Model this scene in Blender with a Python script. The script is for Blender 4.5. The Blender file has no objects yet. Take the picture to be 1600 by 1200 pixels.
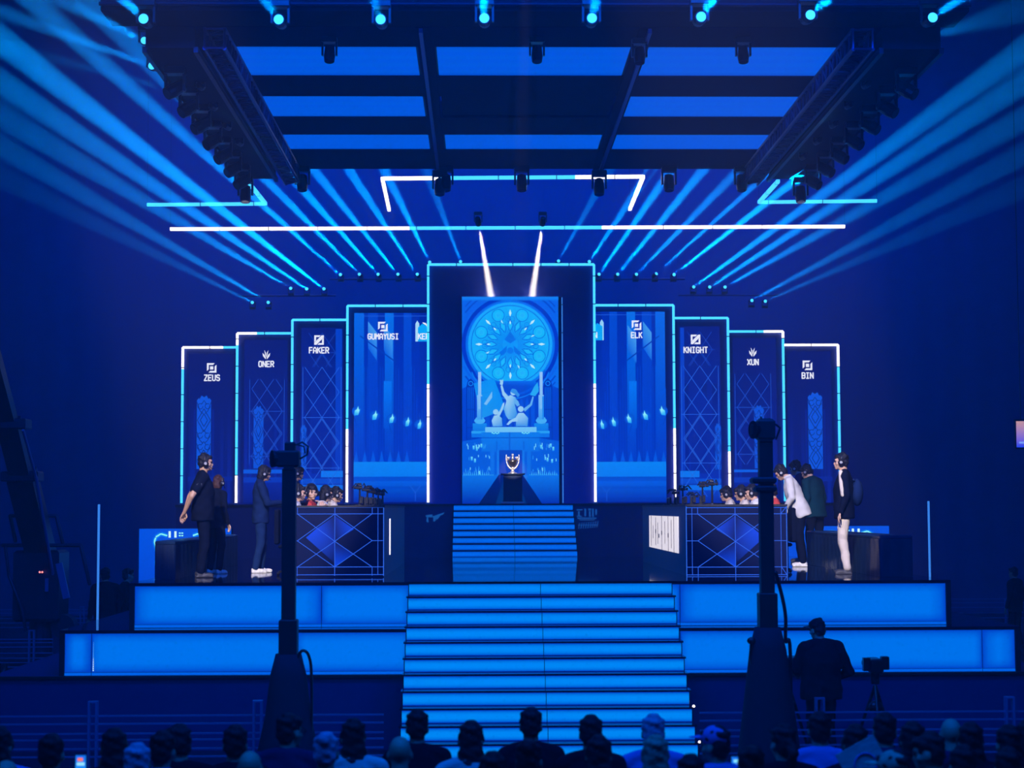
import bpy, bmesh, math, random
import numpy as np
from mathutils import Vector, Matrix, Euler
random.seed(7)
sc = bpy.context.scene
COL = bpy.data.collections.new('stage')       # joined to the scene at the end of the script
PI = math.pi
def S(r, g, b):
    f = lambda c: (c/255/12.92) if c <= 10.3 else ((c/255+.055)/1.055)**2.4
    return (f(r), f(g), f(b))

# ------------------------------------------------------------------ camera
F = 2800.0                      # focal length in pixels of the 1600 x 1200 frame
CAMZ = 3.14
cam = bpy.data.cameras.new('camera'); cam.sensor_width = 36; cam.lens = F*36/1600
camo = bpy.data.objects.new('camera', cam); sc.collection.objects.link(camo); sc.camera = camo
yaw, pitch, roll = math.atan(50/F), math.atan(195/F), math.radians(-.18)
fw = Vector((math.sin(yaw)*math.cos(pitch), math.cos(yaw)*math.cos(pitch), math.sin(pitch)))
RQ = fw.to_track_quat('-Z', 'Y').to_matrix() @ Matrix.Rotation(roll, 3, 'Z')
camo.matrix_world = Matrix.Translation((0, 0, CAMZ)) @ RQ.to_4x4()
cam.dof.use_dof = True; cam.dof.focus_distance = 32; cam.dof.aperture_fstop = 2.2
cam.clip_end = 300
def W(px, py, D):               # the point at depth D seen at that pixel
    d = RQ @ Vector(((px-800)/F, -(py-600)/F, -1))
    return Vector((0, 0, CAMZ)) + d*(D/d.y)
def WZ(px, py, z):              # the point at height z seen at that pixel
    d = RQ @ Vector(((px-800)/F, -(py-600)/F, -1))
    return Vector((0, 0, CAMZ)) + d*((z-CAMZ)/d.z)

sc.view_settings.view_transform = 'Standard'
sc.view_settings.look = 'None'; sc.view_settings.gamma = 1; sc.view_settings.use_curve_mapping = False
sc.view_settings.exposure = 0.0
sc.cycles.use_denoising = True; sc.cycles.use_adaptive_sampling = False
sc.cycles.max_bounces = 5; sc.cycles.diffuse_bounces = 2; sc.cycles.glossy_bounces = 3; sc.cycles.volume_bounces = 0
sc.cycles.transparent_max_bounces = 4; sc.cycles.sample_clamp_indirect = 4

# ------------------------------------------------------------------ world and light
w = bpy.data.worlds.new('hall'); sc.world = w; w.use_nodes = True
w.node_tree.nodes['Background'].inputs[0].default_value = (0, .0005, .004, 1)
def area(name, loc, target, sx, sy, power, col, spread=180):
    l = bpy.data.lights.new(name, 'AREA'); l.shape = 'RECTANGLE'; l.size = sx; l.size_y = sy; l.energy = power; l.color = col
    l.spread = math.radians(spread)
    o = bpy.data.objects.new(name, l); COL.objects.link(o); o.location = loc
    o.rotation_euler = (Vector(target)-Vector(loc)).to_track_quat('-Z', 'Y').to_euler()
    return o
def spot(name, a, b, power, col, ang=1.0, squeeze=1.0, blend=.4, r=.04, parent=None):
    l = bpy.data.lights.new(name, 'SPOT'); l.energy = power; l.color = col
    l.spot_size = math.radians(ang); l.spot_blend = blend; l.shadow_soft_size = r
    o = bpy.data.objects.new(name, l); COL.objects.link(o); o.location = a
    o.rotation_euler = (Vector(b)-Vector(a)).to_track_quat('-Z', 'Y').to_euler()
    o.scale = (squeeze, squeeze, 1)
    return o
BLUE = (0, .105, 1)
area('wall_fill', (.6, 47.5, 15.5), (.6, 54, 6), 22, 2, 1750, (0, .10, 1))  # unseen lamp added to turn the back wall blue
area('stage_fill', (.6, 33, 17), (.6, 36, 0), 14, 8, 900, (0, .11, 1))  # unseen lamp added so the haze over the stage glows blue
area('audience_wash', (0, 9.5, 10.5), (0, 14, 1), 16, 3, 1350, (0, .12, 1))
area('front_fill', (.6, 17, 13.5), (.6, 36, 3), 12, 2, 2100, (0, .095, 1))  # unseen frontal lamp added to brighten the portal and flats
# white team keys and an added trophy fill, bare lamps out of view
spot('team_key', (-4.0, 5, 16), (-3.35, 27.6, 3.0), 46000, (1, .92, .86), 9.5, 1, .5, .15)
spot('team_key', (-1.0, 5, 16), (5.0, 28.2, 3.0), 52000, (1, .92, .86), 9.5, 1, .5, .15)
spot('trophy_fill', (.6, 19.5, 11.5), (W(801, 740, 38.62).x, 38.6, 4.05), 42000, (1, .85, .7), 1.8, 1, .4, .05)

# ------------------------------------------------------------------ materials
MATS = {}
def mat(name, c, rough=.6, metal=0, emit=None, strength=1, bump=0, bscale=20, spec=.5, sample=True, vary=0):
    if name in MATS: return MATS[name]
    m = bpy.data.materials.new(name); m.use_nodes = True; nt = m.node_tree
    b = nt.nodes['Principled BSDF']
    b.inputs['Base Color'].default_value = (*c, 1); b.inputs['Roughness'].default_value = rough
    b.inputs['Metallic'].default_value = metal; b.inputs['Specular IOR Level'].default_value = spec
    if emit:
        b.inputs['Emission Color'].default_value = (*emit, 1); b.inputs['Emission Strength'].default_value = strength
        m.cycles.emission_sampling = 'NONE'
    if bump or vary:
        n = nt.nodes.new('ShaderNodeTexNoise'); n.inputs['Scale'].default_value = bscale; n.inputs['Detail'].default_value = 4
        tc = nt.nodes.new('ShaderNodeTexCoord'); nt.links.new(tc.outputs['Object'], n.inputs['Vector'])
        if bump:
            bp = nt.nodes.new('ShaderNodeBump'); bp.inputs['Strength'].default_value = bump; bp.inputs['Distance'].default_value = .02
            nt.links.new(n.outputs['Fac'], bp.inputs['Height']); nt.links.new(bp.outputs['Normal'], b.inputs['Normal'])
        if vary:
            mx = nt.nodes.new('ShaderNodeMix'); mx.data_type = 'RGBA'
            mx.inputs['A'].default_value = (*[v*(1-vary) for v in c], 1); mx.inputs['B'].default_value = (*[min(1, v*(1+vary)) for v in c], 1)
            nt.links.new(n.outputs['Fac'], mx.inputs['Factor']); nt.links.new(mx.outputs['Result'], b.inputs['Base Color'])
    MATS[name] = m; return m
def art_mat(name, strength=1.0, sample=False):
    if name in MATS: return MATS[name]
    m = bpy.data.materials.new(name); m.use_nodes = True; nt = m.node_tree; b = nt.nodes['Principled BSDF']
    b.inputs['Base Color'].default_value = (.002, .003, .01, 1); b.inputs['Roughness'].default_value = .6; b.inputs['Specular IOR Level'].default_value = .1
    a = nt.nodes.new('ShaderNodeAttribute'); a.attribute_name = 'col'
    nt.links.new(a.outputs['Color'], b.inputs['Emission Color']); b.inputs['Emission Strength'].default_value = strength
    m.cycles.emission_sampling = 'NONE'
    MATS[name] = m; return m
M_SCREEN = art_mat('led screen picture', 1.1)
M_BACKLIT = art_mat('backlit acrylic', 1.0, True)
M_BLACK = mat('black painted metal', (.006, .007, .012), .5)
M_DARK = mat('navy paint with haze tint', (.008, .02, .13), .55, bump=.1, bscale=30)  # blue raised to stand in for the haze before base and platform
M_DECK = mat('glossy black deck', (.003, .006, .025), 0.045, bump=.07, bscale=6, spec=.4)
_n = M_DECK.node_tree; _t = [x for x in _n.nodes if x.type == 'TEX_NOISE'][0]; _mp = _n.nodes.new('ShaderNodeMapping'); _mp.inputs['Scale'].default_value = (.03, .28, 1)
_n.links.new([x for x in _n.nodes if x.type == 'TEX_COORD'][0].outputs['Object'], _mp.inputs['Vector']); _n.links.new(_mp.outputs['Vector'], _t.inputs['Vector'])
M_TRUSS = mat('blackened aluminium', (.03, .035, .07), .35, .6)
M_DRAPE = mat('dark drape', (.008, .012, .03), .9)
M_CYAN = mat('cyan led tube', (.1, .3, .4), .4, emit=S(70, 205, 255), strength=1.5, sample=False)
M_WHITE = mat('white led tube', (.5, .5, .5), .4, emit=(1, .9, .88), strength=2.2, sample=False)
M_TUBE = mat('pale blue led tube', (.1, .3, .4), .4, emit=S(60, 140, 235), strength=.9, sample=False)
M_LENS = mat('beam lens', (.1, .3, .4), .2, emit=S(60, 190, 255), strength=2.0, sample=False)
M_LENSW = mat('white beam lens', (.5, .5, .5), .2, emit=(1, .85, .7), strength=3, sample=False)
M_LENSD = mat('dark glass lens', (.01, .02, .05), .1, spec=.8)
M_SKIN = mat('skin', (.55, .33, .22), .55, bump=.05, bscale=60)
M_SKIN2 = mat('tan skin', (.45, .26, .17), .55, bump=.05, bscale=60)
M_EYE = mat('dark eye', (.01, .008, .006), .2)
M_HAIR = mat('black hair', (.008, .008, .014), .5, bump=.6, bscale=90, spec=.25)
M_HAIRB = mat('reddish brown hair', (.05, .018, .012), .5, bump=.6, bscale=90, spec=.25)
M_HAIRG = mat('grey hair', (.34, .36, .5), .6, bump=.6, bscale=90)
M_HAIRL = mat('blond hair', (.38, .30, .20), .5, bump=.6, bscale=90)
M_PLASTIC = mat('black plastic', (.010, .010, .014), .3)
M_SILVER = mat('silver plastic', (.5, .5, .52), .3, .6)
M_SOLE = mat('pale sneaker', (.70, .66, .62), .6, bump=.2, bscale=40, vary=.5)
M_DSHOE = mat('dark sneaker', (.03, .03, .035), .6)
def cloth(name, c, vary=0): return mat(name, c, .9, bump=.35, bscale=14, vary=vary, spec=.06)
C_BLACK = cloth('black cloth', (.003, .005, .016)); C_NAVY = cloth('navy cloth', (.006, .017, .07))
C_DENIM = cloth('blue denim', (.008, .024, .09)); C_TEAL = cloth('teal cloth', (.003, .026, .042))
C_WHITE = cloth('white cloth', (.62, .60, .58)); C_CREAM = cloth('cream cloth', (.60, .52, .44))
C_GREY = cloth('grey cloth', (.18, .19, .22)); C_RED = cloth('red cloth', (.45, .05, .04))
C_BLUE = cloth('mid blue cloth', (.10, .22, .60)); C_GREEN = cloth('green patterned cloth', (.10, .42, .30), .7)

# ------------------------------------------------------------------ mesh helpers
def wloc(o):
    v = Vector((0, 0, 0))
    while o is not None:
        v = v + Vector(o.location); o = o.parent
    return v
class MB:
    def __init__(s): s.v = []; s.f = []; s.m = []; s.c = []
    def add(s, vs, fs, mi=0):
        n = len(s.v); s.v += [Vector(p) for p in vs]
        for f in fs: s.f.append([i+n for i in f]); s.m.append(mi)
    def box(s, a, b, mi=0, M=None):
        x0, y0, z0 = a; x1, y1, z1 = b
        vs = [(x0,y0,z0),(x1,y0,z0),(x1,y1,z0),(x0,y1,z0),(x0,y0,z1),(x1,y0,z1),(x1,y1,z1),(x0,y1,z1)]
        if M is not None: vs = [M @ Vector(p) for p in vs]
        s.add(vs, [(0,3,2,1),(4,5,6,7),(0,1,5,4),(1,2,6,5),(2,3,7,6),(3,0,4,7)], mi); return s
    def bbox(s, a, b, r=.01, mi=0):      # a box with chamfered upright and top edges
        x0, y0, z0 = a; x1, y1, z1 = b
        ring = lambda e, z: [(x0+e+r*0,y0+e,z),(x1-e,y0+e,z),(x1-e,y1-e,z),(x0+e,y1-e,z)]
        vs = ring(r, z0)+ring(0, z0+r)+ring(0, z1-r)+ring(r, z1)
        fs = [(3,2,1,0),(12,13,14,15)]
        for k in range(3):
            for i in range(4): j = (i+1) % 4; fs.append((k*4+i, k*4+j, k*4+4+j, k*4+4+i))
        s.add(vs, fs, mi); return s
    def bar(s, p, q, wx, wy, mi=0):      # square bar from p to q
        p, q = Vector(p), Vector(q); d = (q-p).normalized()
        u = d.cross(Vector((0,0,1)))
        if u.length < .01: u = Vector((1,0,0))
        u.normalize(); v = u.cross(d)
        vs = [e+u*a*wx/2+v*b*wy/2 for e in (p, q) for a, b in ((-1,-1),(1,-1),(1,1),(-1,1))]
        s.add(vs, [(0,3,2,1),(4,5,6,7),(0,1,5,4),(1,2,6,5),(2,3,7,6),(3,0,4,7)], mi); return s
    def tube(s, p, q, r0, r1=None, n=10, mi=0, dome=False):
        r1 = r0 if r1 is None else r1; p, q = Vector(p), Vector(q)
        d = (q-p); L = d.length
        if L < 1e-6: d = Vector((0,0,1))
        d.normalize(); u = d.orthogonal().normalized(); v = d.cross(u)
        rings = []
        if dome:
            for k in (3, 2, 1): a = k*PI/8; rings.append((p-d*r0*math.sin(a), r0*math.cos(a)))
        rings += [(p, r0), (q, r1)]
        if dome:
            for k in (1, 2, 3): a = k*PI/8; rings.append((q+d*r1*math.sin(a), r1*math.cos(a)))
        vs = [c+(u*math.cos(2*PI*i/n)+v*math.sin(2*PI*i/n))*r for c, r in rings for i in range(n)]
        fs = [tuple(range(n))[::-1], tuple(range(len(vs)-n, len(vs)))]
        for k in range(len(rings)-1):
            for i in range(n): j = (i+1) % n; fs.append((k*n+i, k*n+j, k*n+n+j, k*n+n+i))
        s.add(vs, fs, mi); return s
    def frame_u(s, c, hw, h, th, dp, up, mi=0):      # a U of flat bar: half width, height, thickness, depth; up = which way its arms point
        c = Vector(c); o = [(-hw-th,0),(hw+th,0),(hw+th,h),(hw,h),(hw,th),(-hw,th),(-hw,h),(-hw-th,h)]
        vs = [c+Vector((x, d, z*up)) for d in (-dp/2, dp/2) for x, z in o]
        s.add(vs, [tuple(range(8)), tuple(range(15, 7, -1))]+[(i, (i+1) % 8, 8+(i+1) % 8, 8+i) for i in range(8)], mi); return s
    def path(s, pts, r, n=8, mi=0):
        for a, b in zip(pts[:-1], pts[1:]): s.tube(a, b, r, r, n, mi, True)
        return s
    def ell(s, c, r, rot=None, n=14, m=8, mi=0):
        c = Vector(c); vs = [Vector((0,0,-r[2]))]
        for k in range(1, m):
            a = -PI/2+PI*k/m
            for i in range(n):
                t = 2*PI*i/n; vs.append(Vector((r[0]*math.cos(a)*math.cos(t), r[1]*math.cos(a)*math.sin(t), r[2]*math.sin(a))))
        vs.append(Vector((0,0,r[2])))
        if rot is not None: vs = [rot @ p for p in vs]
        vs = [p+c for p in vs]; L = len(vs)-1; fs = []
        for i in range(n):
            j = (i+1) % n; fs.append((0, 1+j, 1+i)); fs.append((L, L-n+i, L-n+j))
        for k in range(m-2):
            for i in range(n): j = (i+1) % n; b = 1+k*n; fs.append((b+i, b+j, b+n+j, b+n+i))
        s.add(vs, fs, mi); return s
    def lathe(s, c, prof, n=20, mi=0):
        c = Vector(c); vs = []; fs = []
        for r, z in prof:
            for i in range(n): t = 2*PI*i/n; vs.append(c+Vector((r*math.cos(t), r*math.sin(t), z)))
        for k in range(len(prof)-1):
            for i in range(n): j = (i+1) % n; fs.append((k*n+i, k*n+j, k*n+n+j, k*n+n+i))
        fs.append(tuple(range(n))[::-1]); fs.append(tuple(range(len(vs)-n, len(vs))))
        s.add(vs, fs, mi); return s
    def loft(s, secs, n=18, T=None, mi=0):   # secs: (center, rx, ry)
        vs = []; fs = []
        for c, rx, ry in secs:
            for i in range(n):
                t = 2*PI*i/n; ct, st = math.cos(t), math.sin(t)
                p = Vector(c)+Vector((rx*math.copysign(abs(ct)**.85, ct), ry*math.copysign(abs(st)**.85, st), 0)); vs.append(T(p) if T else p)
        for k in range(len(secs)-1):
            for i in range(n): j = (i+1) % n; fs.append((k*n+i, k*n+j, k*n+n+j, k*n+n+i))
        fs.append(tuple(range(n))[::-1]); fs.append(tuple(range(len(vs)-n, len(vs))))
        s.add(vs, fs, mi); return s
    def mesh(s, name, off=Vector((0,0,0))):
        me = bpy.data.meshes.new(name); me.from_pydata([tuple(p-off) for p in s.v], [], s.f)
        for p, mi in zip(me.polygons, s.m): p.material_index = mi
        return me
    def build(s, name, mats, parent=None, smooth=False, fix=True):
        me = s.mesh(name, wloc(parent) if parent is not None else Vector((0,0,0)))
        if fix:
            bm = bmesh.new(); bm.from_mesh(me); bmesh.ops.recalc_face_normals(bm, faces=bm.faces); bm.to_mesh(me); bm.free()
        for m in (mats if isinstance(mats, (list, tuple)) else [mats]): me.materials.append(m)
        if smooth:
            for p in me.polygons: p.use_smooth = True
        o = bpy.data.objects.new(name, me); COL.objects.link(o)
        if parent is not None: o.parent = parent
        return o
def remesh(mb, name, voxel, m, parent, noise=0, nscale=20, smooth=3, zmin=None):
    me = mb.mesh(name+'_raw'); t = bpy.data.objects.new('raw', me); sc.collection.objects.link(t)
    r = t.modifiers.new('r', 'REMESH'); r.mode = 'VOXEL'; r.voxel_size = voxel
    if smooth:
        sm = t.modifiers.new('s', 'SMOOTH'); sm.iterations = smooth; sm.factor = .5
    dg = bpy.context.evaluated_depsgraph_get(); out = bpy.data.meshes.new_from_object(t.evaluated_get(dg), depsgraph=dg)
    bpy.data.objects.remove(t); bpy.data.meshes.remove(me); out.name = name
    n = len(out.vertices)
    if noise or zmin is not None:
        c = np.empty(n*3, np.float32); out.vertices.foreach_get('co', c); c = c.reshape(-1, 3)
        if noise:
            nr = np.empty(n*3, np.float32); out.vertices.foreach_get('normal', nr); nr = nr.reshape(-1, 3); k = nscale; x, y, z = c.T
            d = np.sin(x*k*1.3+z*k*.9)*np.cos(z*k*1.7+y*k)+.5*np.sin(y*k*2.3-z*k*2.1)
            c = c+nr*(d*noise)[:, None]
        if zmin is not None: c[:, 2] = np.maximum(c[:, 2], zmin)
        out.vertices.foreach_set('co', c.astype(np.float32).ravel()); out.update()
    out.materials.clear(); out.materials.append(m)
    for p in out.polygons: p.use_smooth = True; p.material_index = 0
    o = bpy.data.objects.new(name, out); COL.objects.link(o); o.parent = parent
    return o
def thing(name, loc, label, cat, group=None):
    o = bpy.data.objects.new(name, None); COL.objects.link(o); o.location = loc; o.empty_display_size = .2
    o['label'] = label; o['category'] = cat
    if group: o['group'] = group
    return o
def tag(o, label, cat, group=None):
    o['label'] = label; o['category'] = cat
    if group: o['group'] = group
    return o
def struct(o): o['kind'] = 'structure'; return o
def copy_tree(o, parent=None):
    c = o.copy(); COL.objects.link(c)
    if parent is not None: c.parent = parent; c.matrix_parent_inverse = o.matrix_parent_inverse
    for ch in [x for x in o.children if x.type != 'LIGHT']: copy_tree(ch, c)
    return c
def relabel(o, label, group=None):
    o['label'] = label
    if group: o['group'] = group
ORD = ['first','second','third','fourth','fifth','sixth','seventh','eighth','ninth','tenth','eleventh','twelfth','thirteenth']

# lettering: strokes on a 4 x 6 grid
GL = {'A':[[(0,0),(0,4),(1.3,6),(2.7,6),(4,4),(4,0)],[(0,2.3),(4,2.3)]],'B':[[(0,0),(0,6),(3,6),(4,5),(4,3.7),(3,3.1),(0,3.1)],[(3,3.1),(4,2.4),(4,1),(3,0),(0,0)]],
'E':[[(4,6),(0,6),(0,0),(4,0)],[(0,3),(3.3,3)]],'F':[[(4,6),(0,6),(0,0)],[(0,3),(3.3,3)]],'G':[[(4,5),(3,6),(1,6),(0,5),(0,1),(1,0),(3,0),(4,1),(4,2.8),(2.2,2.8)]],
'H':[[(0,0),(0,6)],[(4,0),(4,6)],[(0,3),(4,3)]],'I':[[(.4,6),(3.6,6)],[(2,6),(2,0)],[(.4,0),(3.6,0)]],'K':[[(0,0),(0,6)],[(4,6),(0,2.8)],[(1.5,3.6),(4,0)]],
'L':[[(0,6),(0,0),(4,0)]],'M':[[(0,0),(0,6),(2,3),(4,6),(4,0)]],'N':[[(0,0),(0,6),(4,0),(4,6)]],'O':[[(0,1),(1,0),(3,0),(4,1),(4,5),(3,6),(1,6),(0,5),(0,1)]],
'R':[[(0,0),(0,6),(3,6),(4,5),(4,3.8),(3,2.9),(0,2.9)],[(2,2.9),(4,0)]],'S':[[(4,5.2),(3,6),(1,6),(0,5.2),(0,3.9),(1,3.1),(3,3),(4,2.2),(4,.9),(3,0),(1,0),(0,.8)]],
'T':[[(0,6),(4,6)],[(2,6),(2,0)]],'U':[[(0,6),(0,1),(1,0),(3,0),(4,1),(4,6)]],'X':[[(0,0),(4,6)],[(0,6),(4,0)]],'Y':[[(0,6),(2,3),(4,6)],[(2,3),(2,0)]],'Z':[[(0,6),(4,6),(0,0),(4,0)]]}
class Art:
    """A lit picture laid out in the photograph's pixels on an upright panel at depth D (or, with axis='x', on the panel's own frame)."""
    def __init__(s, x0, y0, x1, y1, D, step=.0002):
        s.r = (x0, y0, x1, y1); a = W(x0, (y0+y1)/2, D); b = W(x1, (y0+y1)/2, D); t = W((x0+x1)/2, y0, D); u = W((x0+x1)/2, y1, D)
        s.X = (a.x, b.x); s.Z = (t.z, u.z); s.D = D; s.n = 0; s.step = step; s.v = []; s.f = []; s.col = []
    def P(s, px, py, d):
        x0, y0, x1, y1 = s.r
        return Vector((s.X[0]+(px-x0)/(x1-x0)*(s.X[1]-s.X[0]), d, s.Z[0]+(py-y0)/(y1-y0)*(s.Z[1]-s.Z[0])))
    def poly(s, pts, col, same=False):
        if not same: s.n += 1
        d = s.D-s.n*s.step; n = len(s.v); s.v += [s.P(x, y, d) for x, y in pts]
        s.f.append(list(range(n, n+len(pts))))
        cs = col if isinstance(col, list) else [col]*len(pts)
        s.col.append([S(*c) for c in cs])
    def rect(s, x0, y0, x1, y1, c, c2=None, side=False):
        c2 = c2 or c
        s.poly([(x0,y0),(x1,y0),(x1,y1),(x0,y1)], [c,c2,c2,c] if side else [c,c,c2,c2])
    def line(s, x0, y0, x1, y1, w, c, same=False):
        dx, dy = x1-x0, y1-y0; L = math.hypot(dx, dy) or 1; ux, uy = -dy/L*w/2, dx/L*w/2
        s.poly([(x0+ux,y0+uy),(x1+ux,y1+uy),(x1-ux,y1-uy),(x0-ux,y0-uy)], c, same)
    def pl(s, pts, w, c, closed=False):
        if closed: pts = pts+[pts[0]]
        s.n += 1
        for a, b in zip(pts[:-1], pts[1:]):
            s.line(*a, *b, w, c, True)
    def circ(s, cx, cy, r, c, c2=None, n=40, ry=None):
        ry = ry or r
        if c2 is None: s.poly([(cx+r*math.cos(2*PI*i/n), cy+ry*math.sin(2*PI*i/n)) for i in range(n)], c)
        else:
            s.n += 1
            for i in range(n):
                a, b = 2*PI*i/n, 2*PI*(i+1)/n
                s.poly([(cx,cy),(cx+r*math.cos(a),cy+ry*math.sin(a)),(cx+r*math.cos(b),cy+ry*math.sin(b))], [c,c2,c2], True)
    def ring(s, cx, cy, r, w, c, a0=0, a1=360, n=48):
        s.pl([(cx+r*math.cos(math.radians(a0+(a1-a0)*i/n)), cy+r*math.sin(math.radians(a0+(a1-a0)*i/n))) for i in range(n+1)], w, c)
    def text(s, t, cx, cy, h, c, adv=5.9, w=1.3, kx=.76):
        k = h/6; q = k*kx; tw = (len(t)-1)*adv*q+4*q; x = cx-tw/2; s.n += 1
        for ch in t:
            for st in GL[ch]:
                for a, b in zip(st[:-1], st[1:]):
                    dx, dy = b[0]-a[0], b[1]-a[1]; L = math.hypot(dx, dy); ex, ey = dx/L*w*.35, dy/L*w*.35
                    s.line(x+(a[0]-ex)*q, cy+h/2-(a[1]-ey)*k, x+(b[0]+ex)*q, cy+h/2-(b[1]+ey)*k, w*k, c, True)
            x += adv*q
    def build(s, name, parent, m=None, inv=None):
        off = wloc(parent); me = bpy.data.meshes.new(name); me.from_pydata([tuple(p-off) for p in s.v], [], s.f)
        ca = me.color_attributes.new('col', 'FLOAT_COLOR', 'CORNER'); i = 0; buf = []
        for cs in s.col:
            for c in cs: buf += [c[0], c[1], c[2], 1.0]
        ca.data.foreach_set('color', buf)
        bm = bmesh.new(); bm.from_mesh(me)
        for f in bm.faces:
            f.normal_update()
            if f.normal.y > 0: f.normal_flip()
        bm.to_mesh(me); bm.free()
        me.materials.append(m or M_SCREEN); o = bpy.data.objects.new(name, me); COL.objects.link(o); o.parent = parent
        return o
def backlit(name, x0, z0, x1, z1, y, parent, edge, mid, ex=.25, ez=.12, band=None, m=None):
    """A lit acrylic panel facing the hall; the lamps behind it fall off toward its frame."""
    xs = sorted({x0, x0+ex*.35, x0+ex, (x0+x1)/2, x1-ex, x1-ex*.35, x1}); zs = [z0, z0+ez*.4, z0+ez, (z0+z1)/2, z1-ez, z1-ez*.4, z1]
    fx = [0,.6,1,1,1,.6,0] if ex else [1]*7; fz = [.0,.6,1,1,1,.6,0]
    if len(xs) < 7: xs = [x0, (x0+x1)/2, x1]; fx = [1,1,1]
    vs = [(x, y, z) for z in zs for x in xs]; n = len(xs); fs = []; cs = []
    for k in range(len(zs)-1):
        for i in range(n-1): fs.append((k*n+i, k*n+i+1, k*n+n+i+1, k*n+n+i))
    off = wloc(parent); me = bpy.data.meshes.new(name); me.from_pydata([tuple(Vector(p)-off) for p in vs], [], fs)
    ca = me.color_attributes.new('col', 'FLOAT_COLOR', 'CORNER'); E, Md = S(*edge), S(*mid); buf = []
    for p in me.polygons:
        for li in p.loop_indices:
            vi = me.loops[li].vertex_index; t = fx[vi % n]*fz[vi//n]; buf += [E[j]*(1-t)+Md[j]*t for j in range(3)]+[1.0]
    ca.data.foreach_set('color', buf); me.materials.append(m or M_BACKLIT)
    o = bpy.data.objects.new(name, me); COL.objects.link(o); o.parent = parent
    return o
def led(name, p, q, wd, parent, segs=((0,1,0),), joint=.62):
    """A bar of led tube, 0 = cyan, 1 = white, with thin black joints."""
    p, q = Vector(p), Vector(q); L = (q-p).length; mb = MB()
    for a, b, k in segs: mb.bar(p.lerp(q, a), p.lerp(q, b), wd, wd, k)
    n = max(1, int(L/joint))
    for i in range(1, n+1):
        t = i*joint/L
        if t < .985: mb.bar(p.lerp(q, t-.006/L*1), p.lerp(q, t+.012/L), wd*1.15, wd*1.15, 2)
    return mb.build(name, [M_CYAN, M_WHITE, M_BLACK], parent)

# ------------------------------------------------------------------ the hall
ZS, ZL, ZB, ZP = 2.165, 1.566, .972, 3.245       # stage floor, lower tier, base, back platform
M_WALL = mat('blue curtain wall', (.05, .08, .25), .9, bump=.2, bscale=2)
M_SIDE = mat('black side drape', (.02, .025, .06), .95)
M_FLOOR = mat('dark hall floor', (.006, .008, .02), .28, bump=.02, bscale=4)
struct(MB().box((-27, -8, -.25), (27, 54.3, 0)).build('floor', M_FLOOR))
def curtain(name, a, b, z1, m, amp, wave):
    a, b = Vector(a), Vector(b); n = int((b-a).length/wave*6); d = (b-a); nn = Vector((-d.y, d.x, 0)).normalized(); vs = []; fs = []
    for i in range(n+1):
        p = a.lerp(b, i/n)+nn*amp*math.sin(i*2*PI/6)
        vs += [p, p+Vector((0,0,z1))]
    for i in range(n): fs.append((2*i, 2*i+2, 2*i+3, 2*i+1))
    mb = MB(); mb.add(vs, fs); o = mb.build(name, m, None, True); return struct(o)
curtain('wall_back', (27, 54, 0), (-27, 54, 0), 20, M_WALL, .012, .9)
curtain('wall_left', (-26.8, 54, 0), (-26.8, -8, 0), 20, M_SIDE, .05, .9)
curtain('wall_right', (26.8, -8, 0), (26.8, 54, 0), 20, M_SIDE, .05, .9)
struct(MB().box((-27, -8, 20), (27, 54.3, 20.3)).build('ceiling', M_SIDE))

# ------------------------------------------------------------------ stage base and tiers
def X(px, D): return W(px, 800, D).x
xb0, xb1 = -6.43, 7.6
base = thing('stage_base', (.8, 23.74, 0), 'dark navy stage base below the two lit tiers', 'stage')
MB().box((xb0, 23.74, 0), (xb1, 38.2, ZB)).build('body', M_DARK, base)
MB().box((xb0-.02, 23.70, ZB-.03), (xb1+.02, 23.76, ZB+.003)).build('edge_trim', M_BLACK, base)
def tier(name, D, px0, px1, z0, z1, back, seams, label):
    x0, x1 = X(px0, D), X(px1, D)
    t = thing(name, ((x0+x1)/2, D, z0), label, 'stage')
    MB().box((x0, D+.01, z0), (x1, back, z1-.03)).box((x0-.005, D-.03, z1-.03), (x1+.005, back, z1)).build('deck', M_DECK, t)
    cuts = [x0+.06]+[X(s, D) for s in seams]+[x1-.06]
    for i, (a, b) in enumerate(zip(cuts[:-1], cuts[1:])):
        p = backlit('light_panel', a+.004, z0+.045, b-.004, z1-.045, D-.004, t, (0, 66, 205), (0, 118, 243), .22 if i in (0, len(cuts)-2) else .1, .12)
        MB().box((a+.004, D-.012, z0+.005), (b-.004, D-.002, z0+.04)).build('light_strip', MATS.get('tier strip') or mat('tier strip', (.01,.02,.05), .4, emit=S(0, 100, 235), strength=1, sample=False), p)
    MB().box((x0-.005, D-.03, z0), (x0+.06, D+.01, z1-.03)).build('end_trim', M_BLACK, t); MB().box((x1-.06, D-.03, z0), (x1+.005, D+.01, z1-.03)).build('end_trim', M_BLACK, t)
    return t
lt = tier('lower_stage_tier', 23.8, 97, 1588, ZB, ZL, 36.3, [146, 465, 640, 1061, 1530], 'lower lit blue stage tier, the wider of the two, beside the front stairs')
dots = Art(140, 1000, 152, 1050, 23.785)
for i in range(16):
    y = 1004+i*2.9; q = .45+.5*(i/15); dots.rect(146-q, y-q, 146+q, y+q, (90,190,250) if i < 9 else (190,235,255))
dots.build('dotted_seam_light', lt)
tier('upper_stage_tier', 24.2, 205, 1482, ZL, ZS, 36.5, [503, 640, 1061], 'upper lit blue stage tier carrying the glossy black stage floor')
plat = thing('back_platform', (.6, 38.3, 0), 'dark raised platform behind the stage, under the tall screens', 'stage')
MB().box((X(275, 38.3), 38.3, 0), (X(1322, 38.3), 47, ZP)).build('body', M_DARK, plat)
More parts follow.
